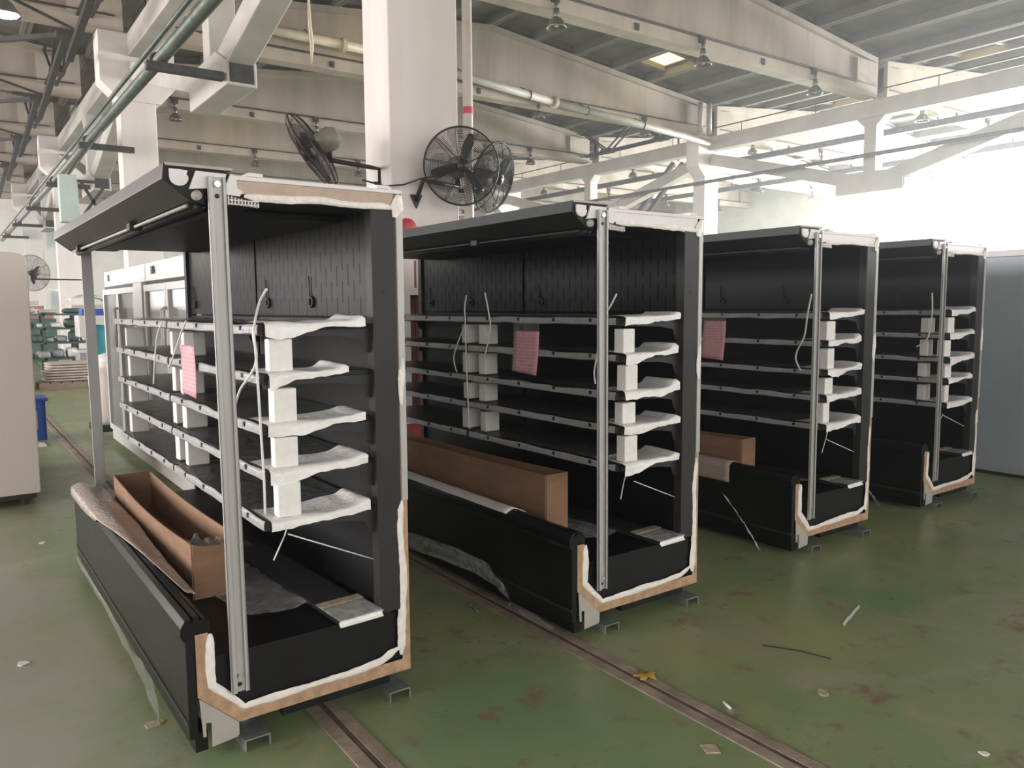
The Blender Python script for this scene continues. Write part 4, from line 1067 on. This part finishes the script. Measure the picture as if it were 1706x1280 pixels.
# red lattice goods far back
t = thing('red_crate_stack', 'faded red slatted crates stacked on a bench behind the cream cabinet', 'crate stack', (1.55, 27.0, 0))
MB().box(0, 1.2, 0, 1.0, 0, 1.28).build('bench', 'rack_green', t)
for i in range(4):
    MB().box(.05 + .1 * i, 1.15 - .12 * i, .1, .9, 1.28 + .14 * i, 1.38 + .14 * i).build('crate', 'sack_beige' if i % 2 else 'faded_red', t, bevel=.01)
# teal tarp, pale barrel
t = thing('teal_screen', 'teal plastic screen panel behind the far upright', 'screen', (1.66, 12.4, 0))
MB().sheet(lambda u, w: (.55 * u, .03 * math.sin(u * 9) * (.3 + w), .55 + .80 * w - .05 * u * w), 16, 6).build('sheet', 'teal_plastic', t, True, thick=.006)
for xx in (.0, .53): MB().tube([(xx, 0.03, 0), (xx, 0.03, 1.38)], .015, 8).build('stand', 'dark_steel', t)
t = thing('wrapped_roll', 'pale pinkish wrapped roll standing on a black trolley base', 'roll', (1.62, 10.6, 0))
MB().lathe([(0, .18), (.22, .18), (.24, .25), (.25, .75), (.22, .84), (.12, .9), (0, .92)], 20).build('roll', 'cream_panel', t, True)
MB().lathe([(.12, .88), (.2, .93), (.16, 1.0), (.05, 1.03), (0, 1.03)], 14).build('plastic_cap', 'milky_film', t, True)
MB().box(-.24, .24, -.24, .24, .10, .18).build('trolley_deck', 'black_plastic', t, bevel=.01)
for xx in (-.18, .18):
    for yy in (-.18, .18): MB().tube([(xx - .02, yy, .05), (xx + .02, yy, .05)], .05, 12).build('caster', 'black_plastic', t)
# blue bin and dustpan
t = thing('blue_bin', 'blue plastic bin with an open front beside the cream cabinet', 'bin', (.535, 10.85, 0))
MB().box(0, .4, .02, .4, 0, .05).box(0, .4, .38, .4, .05, .47).box(0, .03, .02, .38, .05, .47).box(.37, .4, .02, .38, .05, .47).box(.03, .37, .0, .02, .36, .47).box(.03, .37, .0, .02, .0, .14).box(.31, .37, 0, .02, .14, .36).build('body', 'bin_blue', t)
MB().box(-.02, .43, -.02, .42, .47, .51).build('rim', 'bin_blue', t, bevel=.01)
MB().box(.04, .31, -.004, .0, .14, .36).build('label_plate', 'scrap_tan', t)
t = thing('dustpan', 'long-handled white dustpan leaning at the blue bin', 'dustpan', (.62, 10.35, 0))
MB().prism([(0, 0), (.26, 0), (.26, .012), (.02, .05), (0, .05)], 0, .26, 'y').build('pan', 'bracket_white', t)
MB().tube([(.13, .25, .03), (.02, .30, .62), (-.08, .36, .78)], .012, 8).build('handle', 'white_cable', t)
# pale green switch box on the pipe support, with cross-braced frame
p = at(118, 370, y=16.5)
t = thing('switch_box', 'pale green metal box hung below the overhead pipes', 'box', (p.x - .15, 16.5, p.z))
MB().box(0, .30, 0, .25, 0, .85).build('case', 'switch_box', t, bevel=.01)
for a_, b_ in (((.34, 0, .75), (.75, 0, .0)), ((.34, 0, .1), (.75, 0, .7))): MB().bar(a_, b_, .05, .05).build('frame_bar', 'dark_steel', t)
MB().tube([(.15, .12, .84), (2.62 - p.x + .15, .12, 4.86 - p.z)], .03, 6).build('hanger', 'dark_steel', t)
MB().box(.30, .80, -.01, .03, .0, .05).build('frame_rail', 'dark_steel', t); MB().box(.3, .8, -.01, .03, .72, .77).build('frame_rail', 'dark_steel', t)

# ------------------------------------------------------------------ litter on the floor
p = at(1075, 1129, z=0)
pts = []
for i in range(14):
    a_ = 2 * math.pi * i / 14; r_ = .038 * (1 + .45 * math.cos(5 * a_)) ; pts.append((r_ * math.cos(a_) * 1.2, r_ * math.sin(a_)))
mb = MB(); mb.add([(0, 0, .012)] + [(x, y, .004 + .012 * abs(math.sin(i * 1.7))) for i, (x, y) in enumerate(pts)], [(0, i + 1, (i + 1) % 14 + 1) for i in range(14)])
o = mb.build('dry_leaf', 'leaf_yellow', None, True, thick=.001); o.location = (p.x, p.y, 0); tag(o, 'dry yellow leaf on the green floor beside the brown track', 'leaf')
def scrap(u, v, s_, material, label, cat='scrap', n=6, h=.004, name='floor_scrap', stretch=1.0):
    q = at(u, v, z=0); pr = []
    for i in range(n):
        a_ = 2 * math.pi * i / n + rng.uniform(-.2, .2); r_ = s_ * rng.uniform(.6, 1.1); pr.append((r_ * math.cos(a_) * stretch, r_ * math.sin(a_)))
    o = MB().prism(pr, 0, h, 'z').build(name, material); o.location = (q.x, q.y, .0); o.rotation_euler = (0, 0, rng.uniform(0, 3)); return tag(o, label, cat, 'litter on the floor')
scrap(1182, 1249, .05, 'scrap_tan', 'square tan paper scrap on the floor beyond the brown track', 'paper', 4)
scrap(1641, 1257, .022, 'foam_white', 'small white scrap alone on the open green floor', 'paper', 5)
scrap(38, 1106, .03, 'foam_white', 'white scrap on the pale floor of the aisle', 'paper', 5)
scrap(255, 1208, .03, 'scrap_tan', 'tan scrap on the floor under the peeling film', 'paper', 6, stretch=1.6)
scrap(268, 1203, .018, 'leaf_yellow', 'orange scrap on the floor under the peeling film', 'paper', 5)
scrap(70, 905, .03, 'bracket_white', 'pale scrap on the aisle floor near the cream cabinet feet', 'paper', 5)
scrap(1370, 1155, .03, 'scrap_tan', 'tan crumb on the open green floor', 'paper', 6)
q0, q1 = at(785, 1010, z=.006), at(797, 1020, z=.006)
o = MB().tube([q0, q1], .006, 8).tube([q0, q0 + (q0 - q1).normalized() * .008], .011, 8).build('screw', 'galvanised', None, True); tag(o, 'steel screw lying beside the brown floor track', 'screw')
q0, q1 = at(1206, 1170, z=.006), at(1217, 1181, z=.006)
tag(MB().tube([q0, q1], .006, 6).build('stick', 'white_cable', None, True), 'short white stick on the green floor', 'stick')
q0, q1 = at(1270, 1075, z=.004), at(1385, 1098, z=.004)
tag(MB().tube([q0, q0.lerp(q1, .5) + Vector((.02, 0, 0)), q1], .003, 5).build('thin_wire', 'dark_steel', None, True), 'thin dark wire lying across the green floor', 'wire')
q0, q1 = at(1405, 1042, z=.003), at(1432, 1010, z=.003)
tag(MB().sheet(lambda u, w: tuple(q0.lerp(q1, u) + Vector((.012 * (w - .5) * 2, .012 * (w - .5) * 2, .004 * math.sin(u * 7) ** 2))), 10, 2).build('film_strip', 'milky_film', None, True), 'whitish film strip on the open green floor', 'plastic strip')
